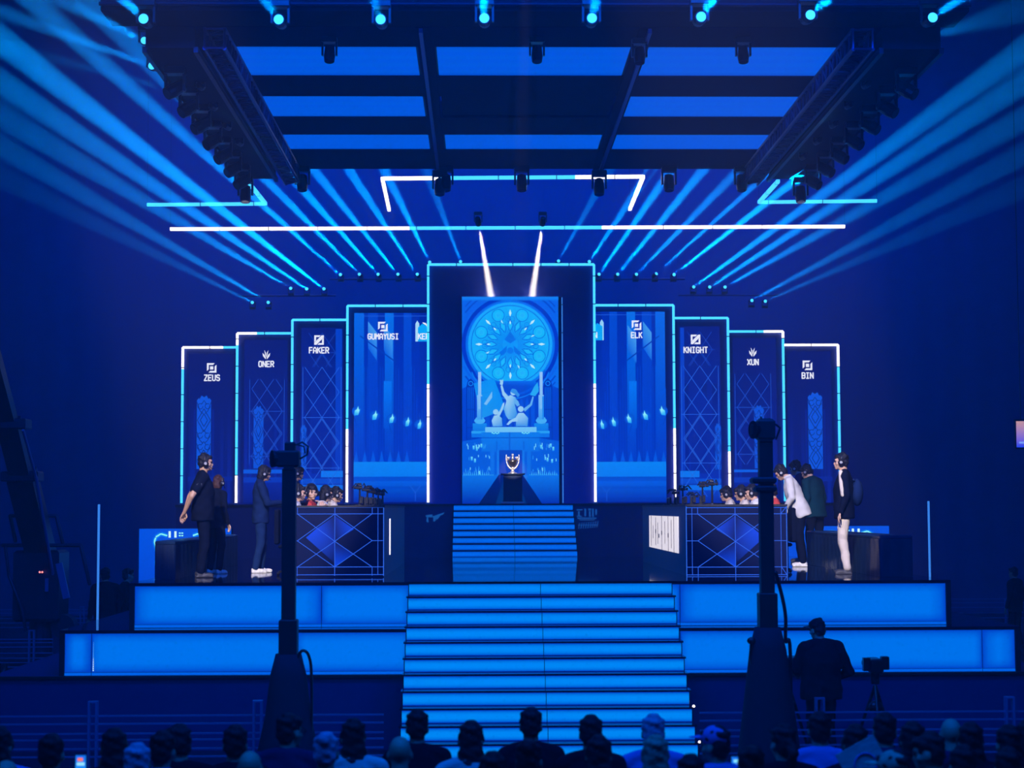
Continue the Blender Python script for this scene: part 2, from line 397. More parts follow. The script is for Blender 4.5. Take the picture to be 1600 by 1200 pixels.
MB().box((X(274, 38.3), 38.26, ZP-.05), (X(1323, 38.3), 38.31, ZP+.004)).build('edge_trim', M_BLACK, plat)
pmk = Art(660, 790, 940, 832, 38.28)  # painted logos given their own glow in place of falling light
for pts in ([(664,805),(676,803),(675,807),(669,808),(670,816),(666,815),(667,808)], [(671,808),(695,800),(692,804),(684,806),(680,814),(677,815),(677,808)], [(679,806),(690,803),(683,812)]):
    pmk.poly(pts, (18, 78, 150))
pmk.build('self_lit_mark', plat); pmk = Art(660, 790, 940, 832, 38.28)
for x, y, ww, h in ((901,796,9,2),(903,799,3,9),(901,806,8,2),(913,795,3,12),(919,795,5,3),(920,799,3,9),(925,795,3,13),(930,796,3,9),(902,809,30,2),(905,812,24,1.5)):
    pmk.rect(x, y, x+ww, y+h, (16, 70, 145))
for i in range(9):
    x = 903+i*3.6; pmk.poly([(x,827-i*.3),(x+2,817-i*.3),(x+3.4,817-i*.3),(x+1.6,827-i*.3)], (16, 66, 140))
pmk.rect(903, 820, 934, 821.5, (16, 66, 140))
pmk.build('self_lit_mark', plat)

# ------------------------------------------------------------------ stairs
def stairs(name, cx, wd, Dtop, ztop, n, rise, tread, label, edge, mid):
    t = thing(name, (cx, Dtop-n*tread, ztop-n*rise), label, 'stairs')
    for i in range(n):
        D = Dtop-i*tread; z1 = ztop-i*rise; z0 = z1-rise
        zz = max(z0, 0)
        s = MB().box((cx-wd/2, D, zz), (cx+wd/2, Dtop+.0, z1-.022) if i else (cx+wd/2, Dtop+.3, z1-.022)).box((cx-wd/2-.015, D-.02, z1-.022), (cx+wd/2+.015, D+tread, z1)).build('step', M_DECK, t)
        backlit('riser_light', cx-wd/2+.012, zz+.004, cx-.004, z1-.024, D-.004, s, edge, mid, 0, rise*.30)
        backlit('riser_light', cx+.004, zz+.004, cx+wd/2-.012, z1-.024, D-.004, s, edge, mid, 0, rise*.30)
    return t
FX = X(844, 24.2)
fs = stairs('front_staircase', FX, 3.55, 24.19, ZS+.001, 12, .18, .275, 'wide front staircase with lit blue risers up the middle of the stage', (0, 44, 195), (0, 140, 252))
for k in (8, 10):
    MB().ell((FX+1.785, 24.19-k*.275-.01, ZS-k*.18+.012), (.018, .018, .018), None, 10, 6).build('marker_light', M_WHITE, fs, True)
UX = X(803.5, 37.2)
stairs('upper_staircase', UX, 2.56, 38.25, ZP-.006, 8, .1343, .24, 'small upper staircase with lit risers leading to the trophy', (0, 60, 205), (0, 112, 244))

# ------------------------------------------------------------------ portal and central screen
px = lambda x, D: X(x, D)
DP = 39.2
a = W(669, 414, DP); b = W(928, 413, DP); xL, xR, zT = a.x, b.x, (a.z+b.z)/2
portal = thing('portal_frame', ((xL+xR)/2, DP, ZP), 'dark tall portal outlined in light tube around the cathedral screen', 'portal')
M_PORTAL = mat('haze-tinted portal board', (.03, .07, .42), .7)  # extra blue in the colour stands in for the haze veil
sx0, sx1 = X(722, 39.0), X(873, 39.0); sz1 = W(797, 464, 39.0).z
mb = MB(); mb.box((xL+.02, DP, ZP), (sx0-.02, DP+.35, zT-.02)).box((sx1+.02, DP, ZP), (xR-.02, DP+.35, zT-.02)).box((sx0-.02, DP, sz1+.03), (sx1+.02, DP+.35, zT-.02))
mb.build('panel', M_PORTAL, portal)
wl = .05
led('led_strip', (xL, DP-.02, zT), (xR, DP-.02, zT), wl, portal)
for xx in (xL, xR):
    led('led_strip', (xx, DP-.02, ZP+.04), (xx, DP-.02, zT), wl, portal, ((0,.495,1), (.495,1,0)))
    MB().box((xx-.05, DP-.08, ZP), (xx+.05, DP+.05, ZP+.04)).build('foot', M_SILVER, portal)
scr = thing('video_screen', ((sx0+sx1)/2, 39.0, ZP), 'tall bright central screen showing a rose window above pale statues', 'screen')
MB().box((sx0-.01, 39.0, ZP), (sx1+.06, 39.45, sz1)).build('cabinet', M_BLACK, scr)
led('edge_light', (sx1+.10, 39.1, ZP+.02), (sx1+.10, 39.1, sz1), .022, scr).data.materials[0] = M_TUBE
A = Art(722, 464, 873, 787, 38.995)
A.rect(722, 464, 873, 600, (8,100,232), (10,112,240)); A.rect(722, 600, 873, 690, (10,112,240), (6,92,228)); A.rect(722, 690, 873, 742, (6,92,228), (4,88,220)); A.rect(722, 742, 873, 787, (12,118,236), (2,44,180))
cx, cy = 797.5, 538.5
def clipc(r, w, c):      # an arch ring kept inside the screen
    for i in range(72):
        a0, a1 = 2*PI*i/72, 2*PI*(i+1)/72
        p = (cx+r*math.cos(a0), cy+r*math.sin(a0)); q = (cx+r*math.cos(a1), cy+r*math.sin(a1))
        if 724 < p[0] < 871 and 724 < q[0] < 871 and p[1] > 466 and q[1] > 466 and p[1] < 600: A.line(*p, *q, w, c, True)
A.n += 1
clipc(86, 2.5, (4,70,214)); clipc(92, 2, (4,70,214)); clipc(80, 3, (10,96,236)); clipc(73, 6, (2,54,202)); clipc(101, 2, (4,72,216)); clipc(97, 1, (10,120,245))
A.circ(cx, cy, 68, (6,120,244)); A.circ(cx, cy, 66, (26,166,255)); A.ring(cx, cy, 61, 1.2, (4,118,232)); A.circ(cx, cy, 60, (12,150,250), (22,176,255))
for k in range(48):
    a = 2*PI*k/48; r1 = 36+6*(k % 2); A.line(cx+12*math.cos(a), cy+12*math.sin(a), cx+r1*math.cos(a+.04), cy+r1*math.sin(a+.04), .7, (6,118,236))
for k in range(16):
    a = 2*PI*k/16; p = lambda r, da: (cx+r*math.cos(a+da), cy+r*math.sin(a+da))
    A.pl([p(20,0), p(30,.16), p(40,0), p(30,-.16)], .9, (4,108,230), True)
    A.poly([p(22,0), p(30,.10), p(38,0), p(30,-.10)], (30,186,255))
for k in range(8):
    a = 2*PI*(k+.5)/8; x, y = cx+49*math.cos(a), cy+49*math.sin(a)
    A.circ(x, y, 10, (4,110,228)); A.circ(x, y, 9, (22,184,255)); A.circ(x, y, 5, (28,172,252), (36,192,255))
    for da in (-.2, .2):
        x, y = cx+40*math.cos(a+da*1.6), cy+40*math.sin(a+da*1.6); A.ring(x, y, 4, .7, (4,112,230), n=14)
for k in range(8):
    a = 2*PI*k/8
    for r, L, wd in ((49, 6, 2), (34, 3.4, 1.3)):
        ca, sa = math.cos(a), math.sin(a)
        A.poly([(cx+(r-L)*ca, cy+(r-L)*sa), (cx+r*ca-wd*sa, cy+r*sa+wd*ca), (cx+(r+L)*ca, cy+(r+L)*sa), (cx+r*ca+wd*sa, cy+r*sa-wd*ca)], (190,238,255))
    a += .39 if k % 2 else -.39
    r = 38; A.poly([(cx+r*math.cos(a), cy+r*math.sin(a)), (cx+(r-4)*math.cos(a+.07), cy+(r-4)*math.sin(a+.07)), (cx+(r+3)*math.cos(a+.05), cy+(r+3)*math.sin(a+.05))], (170,232,255))
A.poly([(cx,cy-20),(cx+9,cy-7),(cx,cy-1),(cx-9,cy-7)], (6,112,236)); A.poly([(cx-17,cy+13),(cx-5,cy+2),(cx-6,cy+12),(cx-13,cy+18)], (6,112,236)); A.poly([(cx+17,cy+13),(cx+5,cy+2),(cx+6,cy+12),(cx+13,cy+18)], (6,112,236)); A.circ(cx, cy+10, 5, (8,118,238))
# nave below the window: lancets, pillars, altar
A.poly([(722,608),(740,600),(768,596),(828,596),(856,600),(873,608),(873,700),(722,700)], [(4,70,210),(5,80,220),(10,110,240),(10,110,240),(5,80,220),(4,70,210),(3,60,200),(3,60,200)])
for k in range(9):
    x = 762+k*8.8; A.poly([(x-3,700),(x-3,632),(x,622),(x+3,632),(x+3,700)], (6,84,222))
A.ring(cx, 560, 58, 3, (4,92,226), 20, 160); A.ring(cx, 560, 64, 1.5, (12,130,246), 20, 160)
for xx in (735.5, 856):
    A.poly([(xx-7,706),(xx-7,606),(xx-5,597),(xx,592),(xx+5,597),(xx+7,606),(xx+7,706)], (2,50,188))
    for d in (-5,-2.2,.6,3.4): A.rect(xx+d, 606, xx+d+1.6, 704, (6,96,226), (4,66,206))
    A.ring(xx, 600, 3.4, 1.2, (20,150,250), n=14); A.rect(xx-7, 640, xx+7, 641.2, (2,44,176)); A.rect(xx-7, 668, xx+7, 669.2, (2,44,176))
A.poly([(752,655),(740,600),(772,592),(790,640)], [(30,150,240),(14,140,246),(10,150,250),(14,140,246)])
A.poly([(722,690),(760,684),(835,684),(873,690),(873,742),(722,742)], (6,94,226))
for xx in (749.5, 845.5):
    A.rect(xx-6, 653, xx+6, 668, (80,180,250), (30,140,240)); A.rect(xx-11, 662, xx+11, 678, (24,140,240), (12,112,232)); A.rect(xx-13, 674, xx+13, 679, (40,160,246))
    A.circ(xx, 658, 8.5, (70,176,250), ry=5)
    A.rect(xx-4.2, 618, xx+4.2, 656, (120,190,250), (60,160,245)); A.rect(xx-2.4, 582, xx+2.4, 640, (150,196,250), (120,190,250)); A.rect(xx+1.6, 620, xx+4.2, 656, (30,140,244))
    A.rect(xx-13, 678, xx+13, 684, (14,118,236))
A.rect(758, 668, 838, 676, (110,196,250)); A.rect(752, 676, 843, 706, (16,126,240), (12,112,232)); A.rect(752, 684, 843, 685.4, (6,86,214)); A.rect(795, 676, 797, 706, (8,92,218)); A.rect(775, 690, 777, 706, (8,96,222)); A.rect(817, 690, 819, 706, (8,96,222))
for xx in (774, 821):
    for k in range(5): A.circ(xx-5+k*2.5, 677+(k % 2), 1.1, (120,240,255), n=8)
# a plain group of three robed stone figures
ST = (150,206,248); SH = (96,176,242); SD = (52,146,236)
A.poly([(790,650),(787,640),(791,628),(790,622),(798,618),(806,622),(804,632),(808,648),(803,656),(794,656)], [SH,SH,ST,ST,ST,SH,SH,SD,SD,SH])
A.poly([(791,626),(785,618),(782,604),(785,602),(788,613),(796,622)], ST); A.circ(783.5, 600, 2.6, ST, n=10); A.poly([(782,599),(780.5,594),(784,595),(786.5,593.5),(786,600)], ST)
A.poly([(804,622),(810,628),(812,634),(808,636),(803,630)], SH)
A.circ(802, 614, 4.6, ST, n=14); A.poly([(797,613),(800,608),(806,609),(812,618),(809,622),(805,617)], SD)
A.circ(774.5, 644.5, 4.4, ST, n=14); A.poly([(770,667),(768,658),(772,650),(778,649),(784,654),(785,667)], [SH,ST,ST,ST,SH,SD]); A.poly([(776,650),(782,640),(785,632),(788,629),(788,634),(785,642),(780,652)], ST)
A.circ(813.5, 640, 4.6, ST, n=14); A.poly([(806,667),(806,652),(810,646),(818,646),(825,654),(824,667)], [SD,ST,ST,ST,SH,SD]); A.poly([(808,652),(796,658),(791,664),(794,665),(800,660),(809,659)], ST)
A.poly([(817,640),(828,632),(832,620),(834,621),(831,634),(820,644)], SH); A.poly([(828,618),(834,606),(840,598),(842,612),(836,620)], (40,170,246)); A.poly([(756,632),(764,620),(769,612),(769,622),(760,634)], (120,190,248))
for i in range(60):      # candles
    s_ = -1 if i % 2 else 1; x = cx+s_*(30+random.random()*43); row = random.choice((700, 718, 738)); y = row+random.uniform(-4, 4); h = random.uniform(3, 7)
    A.rect(x, y-h, x+1.1, y, (120,220,255) if random.random() < .5 else (40,150,245))
for x, y in ((740,703),(745,705),(752,700),(845,702),(860,700),(864,705),(737,720),(742,723),(855,722),(862,724)): A.rect(x-1.5, y-6, x+1.5, y, (110,225,255), (40,160,246))
for i in range(46):
    x = 724+i*3.2
    if not 770 < x < 826: A.poly([(x,743),(x+1,743-random.uniform(4,11)),(x+2,743)], (60,176,250))
A.rect(779, 704, 816, 741, (6,72,200), (4,60,190)); A.rect(776, 704, 779.5, 743, (20,120,236)); A.rect(815.5, 704, 819, 743, (20,120,236)); A.rect(766, 704, 772, 742, (16,112,232)); A.rect(823, 704, 829, 742, (16,112,232))
A.poly([(779,742),(816,742),(846,787),(748,787)], [(2,34,130),(2,34,130),(0,20,92),(0,20,92)]); A.poly([(789,742),(806,742),(822,787),(774,787)], [(0,44,120),(0,44,120),(0,52,124),(0,52,124)])
A.rect(722, 464, 873, 470, (20,132,246), (10,118,240))
A.build('picture', scr)

# ------------------------------------------------------------------ the stepped flats with the role signs
WH = (236,240,255)
def icon(A, kind, cx, cy, s):
    h = s/2; q = lambda *p: [(cx+x*h, cy+y*h) for x, y in p]
    if kind in ('corner', 'corner2'):
        A.poly(q((-1,-1),(.62,-1),(.28,-.62),(-.62,-.62),(-.62,.3),(-1,.66)), WH)
        A.poly(q((1,1),(-.66,1),(-.3,.62),(.62,.62),(.62,-.3),(1,-.66)), WH)
        if kind == 'corner': A.rect(cx-.34*h, cy-.34*h, cx+.34*h, cy+.34*h, WH)
        else: A.rect(cx-.34*h, cy-.34*h, cx+.34*h, cy+.34*h, WH)
    elif kind == 'slash':
        A.poly(q((-1,-1),(.35,-1),(.0,-.62),(-.62,-.62),(-.62,.1),(-1,.5)), WH); A.poly(q((1,1),(-.35,1),(0,.62),(.62,.62),(.62,-.1),(1,-.5)), WH)
        A.poly(q((1,-1),(1,-.55),(-.55,1),(-1,1),(-1,.55),(.55,-1)), WH)
    elif kind == 'leaf':
        A.poly(q((-.15,1.1),(-.75,.35),(-.85,-.35),(-.35,.15),(-.1,.75)), WH); A.poly(q((.15,1.1),(.75,.35),(.85,-.35),(.35,.15),(.1,.75)), WH)
        A.poly(q((0,.75),(-.28,.05),(-.45,-1.0),(-.1,-.35)), WH); A.poly(q((0,.75),(.28,.05),(.45,-1.0),(.1,-.35)), WH)
    else:
        A.poly(q((0,1),(-.3,-.2),(0,-.9),(.3,-.2)), WH); A.poly(q((-.15,.1),(-1.1,-.5),(-1.2,-.8),(-.4,-.6)), WH); A.poly(q((.15,.1),(1.1,-.5),(1.2,-.8),(.4,-.6)), WH)
def lancet(A, cx, y0, y1, hw, c, dk):
    A.poly([(cx-hw,y1),(cx-hw,y0+9),(cx-hw*.7,y0+5),(cx-hw*.6,y0+7),(cx-hw*.35,y0+1),(cx,y0+4),(cx+hw*.35,y0+1),(cx+hw*.6,y0+7),(cx+hw*.7,y0+5),(cx+hw,y0+9),(cx+hw,y1)], c)
    y = y0+14; k = 0
    while y < y1-4:
        if k % 3 == 1:
            for r in (1, .55): A.pl([(cx,y+8-18*r),(cx+hw*.9*r,y+8),(cx,y+8+18*r),(cx-hw*.9*r,y+8)], 1.1, dk, True)
            y += 28
        else:
            for s in (-1, 1):
                A.ring(cx+s*hw*.5, y+4, hw*.36, 1, dk, 0, 300, 14); A.pl([(cx+s*hw*.95,y-2),(cx+s*hw*.55,y+11),(cx+s*hw*.1,y+16)], 1.0, dk); A.pl([(cx,y-5),(cx+s*hw*.35,y+1)], .9, dk)
            y += 18
        k += 1
    A.line(cx-hw, y0+9, cx-hw, y1, .8, dk); A.line(cx+hw, y0+9, cx+hw, y1, .8, dk)
LN = (38,104,226)
def lattice(A, x0, x1, y0, y1, ph, c, edge=True):
    m = (x0+x1)/2; h = (x1-x0)*.73; y = y0-ph; k = 0
    def seg(ax, ay, bx, by):
        if ay > by: ax, ay, bx, by = bx, by, ax, ay
        if by <= y0 or ay >= y1: return
        if ay < y0: ax += (bx-ax)*(y0-ay)/(by-ay); ay = y0
        if by > y1: bx = ax+(bx-ax)*(y1-ay)/(by-ay); by = y1
        A.line(ax, ay, bx, by, .8, c, True)
    A.n += 1
    while y < y1:
        for s in (0, 2.5) if k % 2 else (0,):
            seg(m, y+s, x0+s, y+h); seg(m, y+s, x1-s, y+h); seg(x0+s, y+h, m, y+2*h-s); seg(x1-s, y+h, m, y+2*h-s)
        seg(x0, y, m, y+h); seg(x1, y, m, y+h); seg(m, y+h, x0, y+2*h); seg(m, y+h, x1, y+2*h)
        if y0 < y+h*.0 < y1: A.line(x0-4, y, x1+4, y, .8, c, True)
        y += 2*h; k += 1
    if edge:
        for xx in (x0-3, x1+3): A.line(xx, y0, xx, y1, .7, c, True)
M_FLAT = mat('haze-tinted flat board', (.03, .06, .34), .7)  # veil of blue haze put into the base colour
def flat(D, xo, xi, ytop, side, wpx, picrect, label, drawer, white_side, white_top):
    """One stepped flat: outer edge at xo, reaching inward past xi; side -1 left, 1 right."""
    o = W(xo, ytop, D); i_ = W(xi, ytop, D); z1 = o.z; xs = sorted((o.x, i_.x))
    t = thing('screen_flat', ((xs[0]+xs[1])/2, D, ZP), label, 'screen', 'stepped screens either side of the portal')
    MB().box((xs[0]+.01, D, ZP), (xs[1]-.01, D+.3, z1-.01)).build('panel', M_FLAT, t)
    x0, y0, x1, y1 = picrect; A = Art(x0, y0, x1, y1, D-.004); drawer(A, x0, y0, x1, y1); A.build('picture', t)
    inner = W(wpx, ytop, D)
    led('led_strip', (o.x, D-.02, z1), (inner.x, D-.02, z1), .05, t, white_top)
    led('led_strip', (o.x, D-.02, ZP+.05), (o.x, D-.02, z1), .05, t, white_side)
    MB().box((o.x-.05, D-.06, ZP), (o.x+.05, D+.04, ZP+.05)).build('foot', M_SILVER, t)
    return t
def wide(L):
    def f(A, x0, y0, x1, y1):
        g = (lambda u: x0+(x1-x0)*u) if L else (lambda u: x1-(x1-x0)*u)
        A.rect(x0, y0, x1, 722, (1,44,178), (2,52,196)); 
        for u, wd, c in ((.0,.10,(6,104,232)),(.14,.10,(3,70,206)),(.31,.09,(6,112,236)),(.5,.08,(3,74,210)),(.66,.2,(1,36,160)),(.88,.12,(1,32,150))):
            a, b = sorted((g(u), g(min(1, u+wd)))); A.rect(a, y0, b, 722, c, (2,56,200))
        for u in [k/38 for k in range(38)]:
            a = g(u); A.rect(a, y0+120+40*math.sin(u*40), a+.6, 720, (4,84,216), (3,70,208))
        for u, a_, b_ in ((.14,502,556),(.30,508,560)):
            a, b = sorted((g(u), g(u+.09))); A.poly([(a,a_),(b,a_+18),(b,b_+8),(a,b_-12)], [(60,150,238),(70,160,240),(20,110,230),(10,96,226)])
        a, b = sorted((g(.30), g(.38))); A.rect(a, 596, b, 670, (6,120,244), (3,80,214))
        a, b = sorted((g(.08), g(.14))); A.line(g(.06), 525, g(.42), 566, 2, (2,60,190))
        for k in range(7):
            u = k*.085; a, b = sorted((g(u), g(u+.05))); A.poly([(a,722),((a+b)/2,704),(b,722)], (4,90,224))
        A.rect(x0, 722, x1, 745, (10,132,246), (8,124,242)); A.rect(x0, 745, x1, 752, (4,78,214)); A.rect(x0, 752, x1, y1, (5,96,228), (1,40,170))
        A.rect(x0, 760, x1, 764, (3,74,206)); A.rect(x0, 772, x1, 777, (3,64,196))
        for k, (u, y) in enumerate(((.03,643),(.21,650),(.38,655),(.54,660),(.66,664))):
            x = g(u); s = (1 if L else -1)*(1.1-.09*k)
            A.circ(x, y, 8, (14,120,240), (3,72,206), 16)
            A.poly([(x-4*s,y+7),(x-3*s,y-1),(x,y-3),(x+2*s,y-9),(x+3*s,y-2),(x+5*s,y-4),(x+2*s,y+6)], [(20,150,250),(90,220,255),(150,245,255),(60,200,255),(150,245,255),(60,200,255),(40,170,250)])
            A.line(x-4*s, y+9, x, y+22, 1, (2,54,190))
        for xx, yy in ((.62, 770),): A.pl([(g(xx)-9,yy-12),(g(xx),yy),(g(xx)+9,yy-12)], .6, LN); A.line(g(xx), yy, g(xx), 783, .6, LN)
        A.line(x0+8, y0+5, x1, y0+5, .7, LN)
        if L:
            icon(A, 'corner', 598, 510.5, 15); A.text('GUMAYUSI', 598.5, 526, 8.2, WH)
            A.poly([(649,534),(649,506),(652,501),(655,506),(655,534)], (170,220,250)); A.poly([(653,534),(653,512),(660,506),(669,511),(669,534)], (10,170,255)); icon(A, 'wing', 668, 509, 13); A.text('KERIA', 668, 526, 8.2, WH)
        else:
            icon(A, 'corner2', 995.5, 508.5, 15); A.text('ELK', 995.5, 524, 8.2, WH)
            A.poly([(944,532),(944,504),(941,499),(938,504),(938,532)], (150,210,250)); A.poly([(930,532),(930,509),(934,505),(942,510),(942,532)], (10,170,255)); A.text('ON', 928, 524, 8.2, WH)
    return f
def tall(L):
    def f(A, x0, y0, x1, y1):
        A.rect(x0, y0, x1, y1, (1,22,124), (2,46,184)); m = (x0+x1)/2
        for k, c in ((.1,(1,30,150)),(.55,(2,44,178)),(.8,(2,40,170))):
            A.rect(x0+(x1-x0)*k, y0+90, x0+(x1-x0)*(k+.12), y1-50, (1,24,128), c)
        A.poly([(m-16,y1-46),(m-16,y0+130),(m-8,y0+106),(m,y0+98),(m+8,y0+106),(m+16,y0+130),(m+16,y1-46)], (1,34,156))
        e = (x1-12, x1-2) if L else (x0+2, x0+8); A.rect(e[0], y0+2, e[1], y1-48, (3,64,200), (2,54,190))
        e = (x0+1, x0+8) if L else (x1-8, x1-1); lancet(A, (e[0]+e[1])/2, y0+150, y1-52, 5, (5,84,216), (2,40,160))
        e = (x1-34, x1) if L else (x0, x0+30); A.rect(e[0], y1-50, e[1], y1-40, (6,118,238)); A.rect(x0, y1-38, x1, y1-30, (3,74,206)); A.rect(x0, y1-28, x1, y1-20, (6,110,234)); A.rect(x0, y1-20, x1, y1, (2,62,196), (1,36,160))
        lattice(A, x0+6, x1-6, y0+62, y1-10, 0, LN); lattice(A, x0+12, x1-12, y0+8, y0+62, 30, (20,70,190), False)
        if L: icon(A, 'slash', 498, 531.5, 15); A.text('FAKER', 498, 547.5, 8.6, WH)
        else: icon(A, 'slash', 1088, 530.5, 15); A.text('KNIGHT', 1088, 547, 8.6, WH)
    return f
def mid(L):
    def f(A, x0, y0, x1, y1):
        A.rect(x0, y0, x1, y1, (1,18,112), (1,30,146))
        for k in (.02, .12, .7, .86): A.rect(x0+(x1-x0)*k, y0+50, x0+(x1-x0)*(k+.06), y1-24, (1,20,116), (2,38,166))
        c = x0+23 if L else x1-28; lancet(A, c, 633 if L else 632, 732, 8, (5,82,216), (1,30,140))
        A.rect(x0, y1-52, x1, y1-46, (4,88,220)) if L else A.rect(x0, y1-52, x1, y1-48, (5,96,226))
        A.rect(x0, y1-40, x1, y1-32, (2,54,184)); A.rect(x0, y1-32, x1, y1, (1,34,156), (1,22,124))
        if L: lattice(A, x1-56, x1-8, y0+62, y1-60, 20, (26,82,204)); icon(A, 'leaf', 415.5, 554, 14); A.text('ONER', 415.5, 569, 8.4, WH)
        else: lattice(A, x0+6, x0+56, y0+56, y1-60, 20, (26,82,204)); icon(A, 'leaf', 1177.5, 550, 14); A.text('XUN', 1177.5, 566, 8.4, WH)
    return f
def low(L):
    def f(A, x0, y0, x1, y1):
        A.rect(x0, y0, x1, y1, (1,16,106), (1,22,122))
        for k in (.05, .3, .72, .88): A.rect(x0+(x1-x0)*k, y0+60, x0+(x1-x0)*(k+.07), y1, (1,17,108), (1,32,150))
        c = 318.5 if L else 1274; lancet(A, c, 617 if L else 612, 733, 11.5, (8,86,220), (1,24,124))
        A.rect(c-16, 640, c-13, 745, (1,30,140)); A.rect(c+13, 640, c+16, 745, (1,30,140)); A.rect(x0, 745, x1, 752, (1,34,150))
        if L: icon(A, 'corner', 330, 575, 15); A.text('ZEUS', 330.5, 590.5, 8.6, WH)
        else: icon(A, 'corner2', 1263, 571, 15); A.text('BIN', 1263, 587, 8.6, WH)
    return f
a1 = flat(39.9, 543, 712, 478, -1, 668, (553, 489, 708, 785), 'wide bright screen left of the portal, with flames and two signs along its top', wide(1), ((0,.37,1),(.37,1,0)), ((0,1,0),))
flat(40.35, 457, 543, 500, -1, 541, (470, 512, 536, 786), 'tall screen beside the wide left screen, its sign a square cut by a slash', tall(1), ((0,1,0),), ((0,1,0),))
flat(40.8, 371, 457, 521, -1, 456, (381, 531, 449, 786), 'dark screen second from the left end, its sign a small leaf', mid(1), ((0,.16,1),(.16,.93,0),(.93,1,1)), ((0,.36,1),(.36,1,0)))
flat(41.25, 286, 371, 543, -1, 370, (294, 553, 364, 786), 'shortest screen at the left end, with a lit lancet window and square sign', low(1), ((0,.86,0),(.86,1,1)), ((0,.75,1),(.75,1,0)))
flat(39.9, 1052, 884, 477, 1, 930, (890, 487, 1040, 785), 'wide bright screen right of the portal, with flames and one whole square sign', wide(0), ((0,.37,1),(.37,1,0)), ((0,1,0),))
flat(40.35, 1137, 1052, 497, 1, 1054, (1062, 510, 1126, 786), 'tall screen beside the wide right screen, its sign a square cut by a slash', tall(0), ((0,.27,1),(.27,1,0)), ((0,1,0),))
flat(40.8, 1223, 1137, 518, 1, 1139, (1146, 528, 1214, 786), 'dark screen second from the right end, its sign a small leaf', mid(0), ((0,.96,0),(.96,1,1)), ((0,.36,1),(.36,1,0)))
flat(41.25, 1309, 1223, 539, 1, 1225, (1231, 549, 1300, 786), 'shortest screen at the right end, with a lit lancet window and square sign', low(0), ((0,.86,0),(.86,1,1)), ((0,1,1),))

# ------------------------------------------------------------------ trophy and plinth
tp = W(801, 740, 38.62); TX = tp.x
pl_ = thing('plinth', (TX, 38.62, ZP), 'slim dark plinth under the trophy at the top of the stairs', 'plinth')
M_PL = mat('plinth gloss', (.01, .03, .07), .25)
zt = tp.z
MB().box((TX-.2, 38.42, ZP+.05), (TX+.2, 38.82, zt-.03)).build('column', M_PL, pl_)
MB().bbox((TX-.26, 38.36, zt-.03), (TX+.26, 38.88, zt), .008).build('plinth_top', M_PL, pl_)
MB().bbox((TX-.24, 38.38, ZP), (TX+.24, 38.86, ZP+.05), .01).build('plinth_base', M_SILVER, pl_)
M_CUP = mat('polished silver', (.86, .80, .70), .34, .75); M_CUPD = mat('dark silver', (.16, .14, .12), .3, .9)
tr = thing('trophy', (TX, 38.62, zt), 'silver trophy cup with two curved arms standing on the dark plinth', 'trophy')
MB().lathe((TX, 38.62, zt), [(.10,0),(.10,.012),(.085,.02),(.05,.03),(.035,.06),(.03,.10),(.045,.12),(.03,.14)], 20).build('trophy_base', M_CUP, tr, True)
MB().lathe((TX, 38.62, zt), [(.03,.14),(.06,.16),(.085,.20),(.10,.25),(.105,.30),(.095,.30),(.02,.22)], 20).build('cup', M_CUPD, tr, True)
for s in (-1, 1):
    mb = MB(); pts = [Vector((TX+s*x, 38.60, zt+z)) for x, z in ((.03,.10),(.07,.13),(.105,.18),(.13,.25),(.14,.33),(.135,.40))]
    for i in range(5): mb.tube(pts[i], pts[i+1], .022-.002*i, .020-.002*i, 10, 0, True)
    mb.ell((TX+s*.10, 38.58, zt+.34), (.025, .02, .03)).tube((TX+s*.13, 38.6, zt+.27), (TX+s*.06, 38.58, zt+.35), .016, .012, 8, 0, True)
    mb.build('arm', M_CUP, tr, True)
MB().ell((TX, 38.6, zt+.40), (.03, .03, .035)).tube((TX, 38.6, zt+.30), (TX, 38.6, zt+.38), .03, .018, 10).build('finial', M_CUP, tr, True)

# ------------------------------------------------------------------ ceiling grid of lit panels
ZG = CAMZ+7.39
def DY(y, z=ZG): return F*(z-CAMZ)/(795-y)
rowsY = [(72, 118), (149, 182), (209, 233)]; R_ = [(WZ(800, a, ZG).y, WZ(800, b, ZG).y) for a, b in rowsY]
Cx = [(-4.09, -1.02), (-.69, 2.43), (2.72, 5.83)]
rn = ['front', 'middle', 'rear']; cn = ['left', 'middle', 'right']
M_CEILP = art_mat('ceiling light panel', 1.0, True)
def ceil_panel(x0, x1, y0, y1, label):
    t = thing('ceiling_light_panel', ((x0+x1)/2, (y0+y1)/2, ZG), label, 'ceiling light', 'lit panels of the ceiling grid')
    vs = []; fs = []; cs = []; n = 9
    for k in range(n):
        for i in (0, 1): vs.append((x1 if i else x0, y0+(y1-y0)*k/(n-1), ZG))
        cs.append(S(0, 70, 205) if k in (0, n-1) else S(0, 84+10*(k % 2), 228))
    for k in range(n-1): fs.append((2*k, 2*k+2, 2*k+3, 2*k+1))
    off = wloc(t); me = bpy.data.meshes.new('diffuser'); me.from_pydata([tuple(Vector(p)-off) for p in vs], [], fs)
    ca = me.color_attributes.new('col', 'FLOAT_COLOR', 'CORNER'); buf = []
    for p in me.polygons:
        for li in p.loop_indices: buf += [*cs[me.loops[li].vertex_index//2], 1.0]
    ca.data.foreach_set('color', buf); me.materials.append(M_CEILP); o = bpy.data.objects.new('diffuser', me); COL.objects.link(o); o.parent = t
    MB().box((x0-.03, y0-.03, ZG+.01), (x1+.03, y1+.03, ZG+.12)).build('housing', M_BLACK, t)
for r, (y0, y1) in enumerate(R_):
    for c, (x0, x1) in enumerate(Cx):
        if r == 1 and c == 1: continue
        ceil_panel(x0, x1, y0, y1, f'lit blue ceiling panel, {rn[r]} row, {cn[c]} column of the overhead grid')
YF, YB = R_[0][0]-1.2, WZ(800, 264, ZG-.02).y
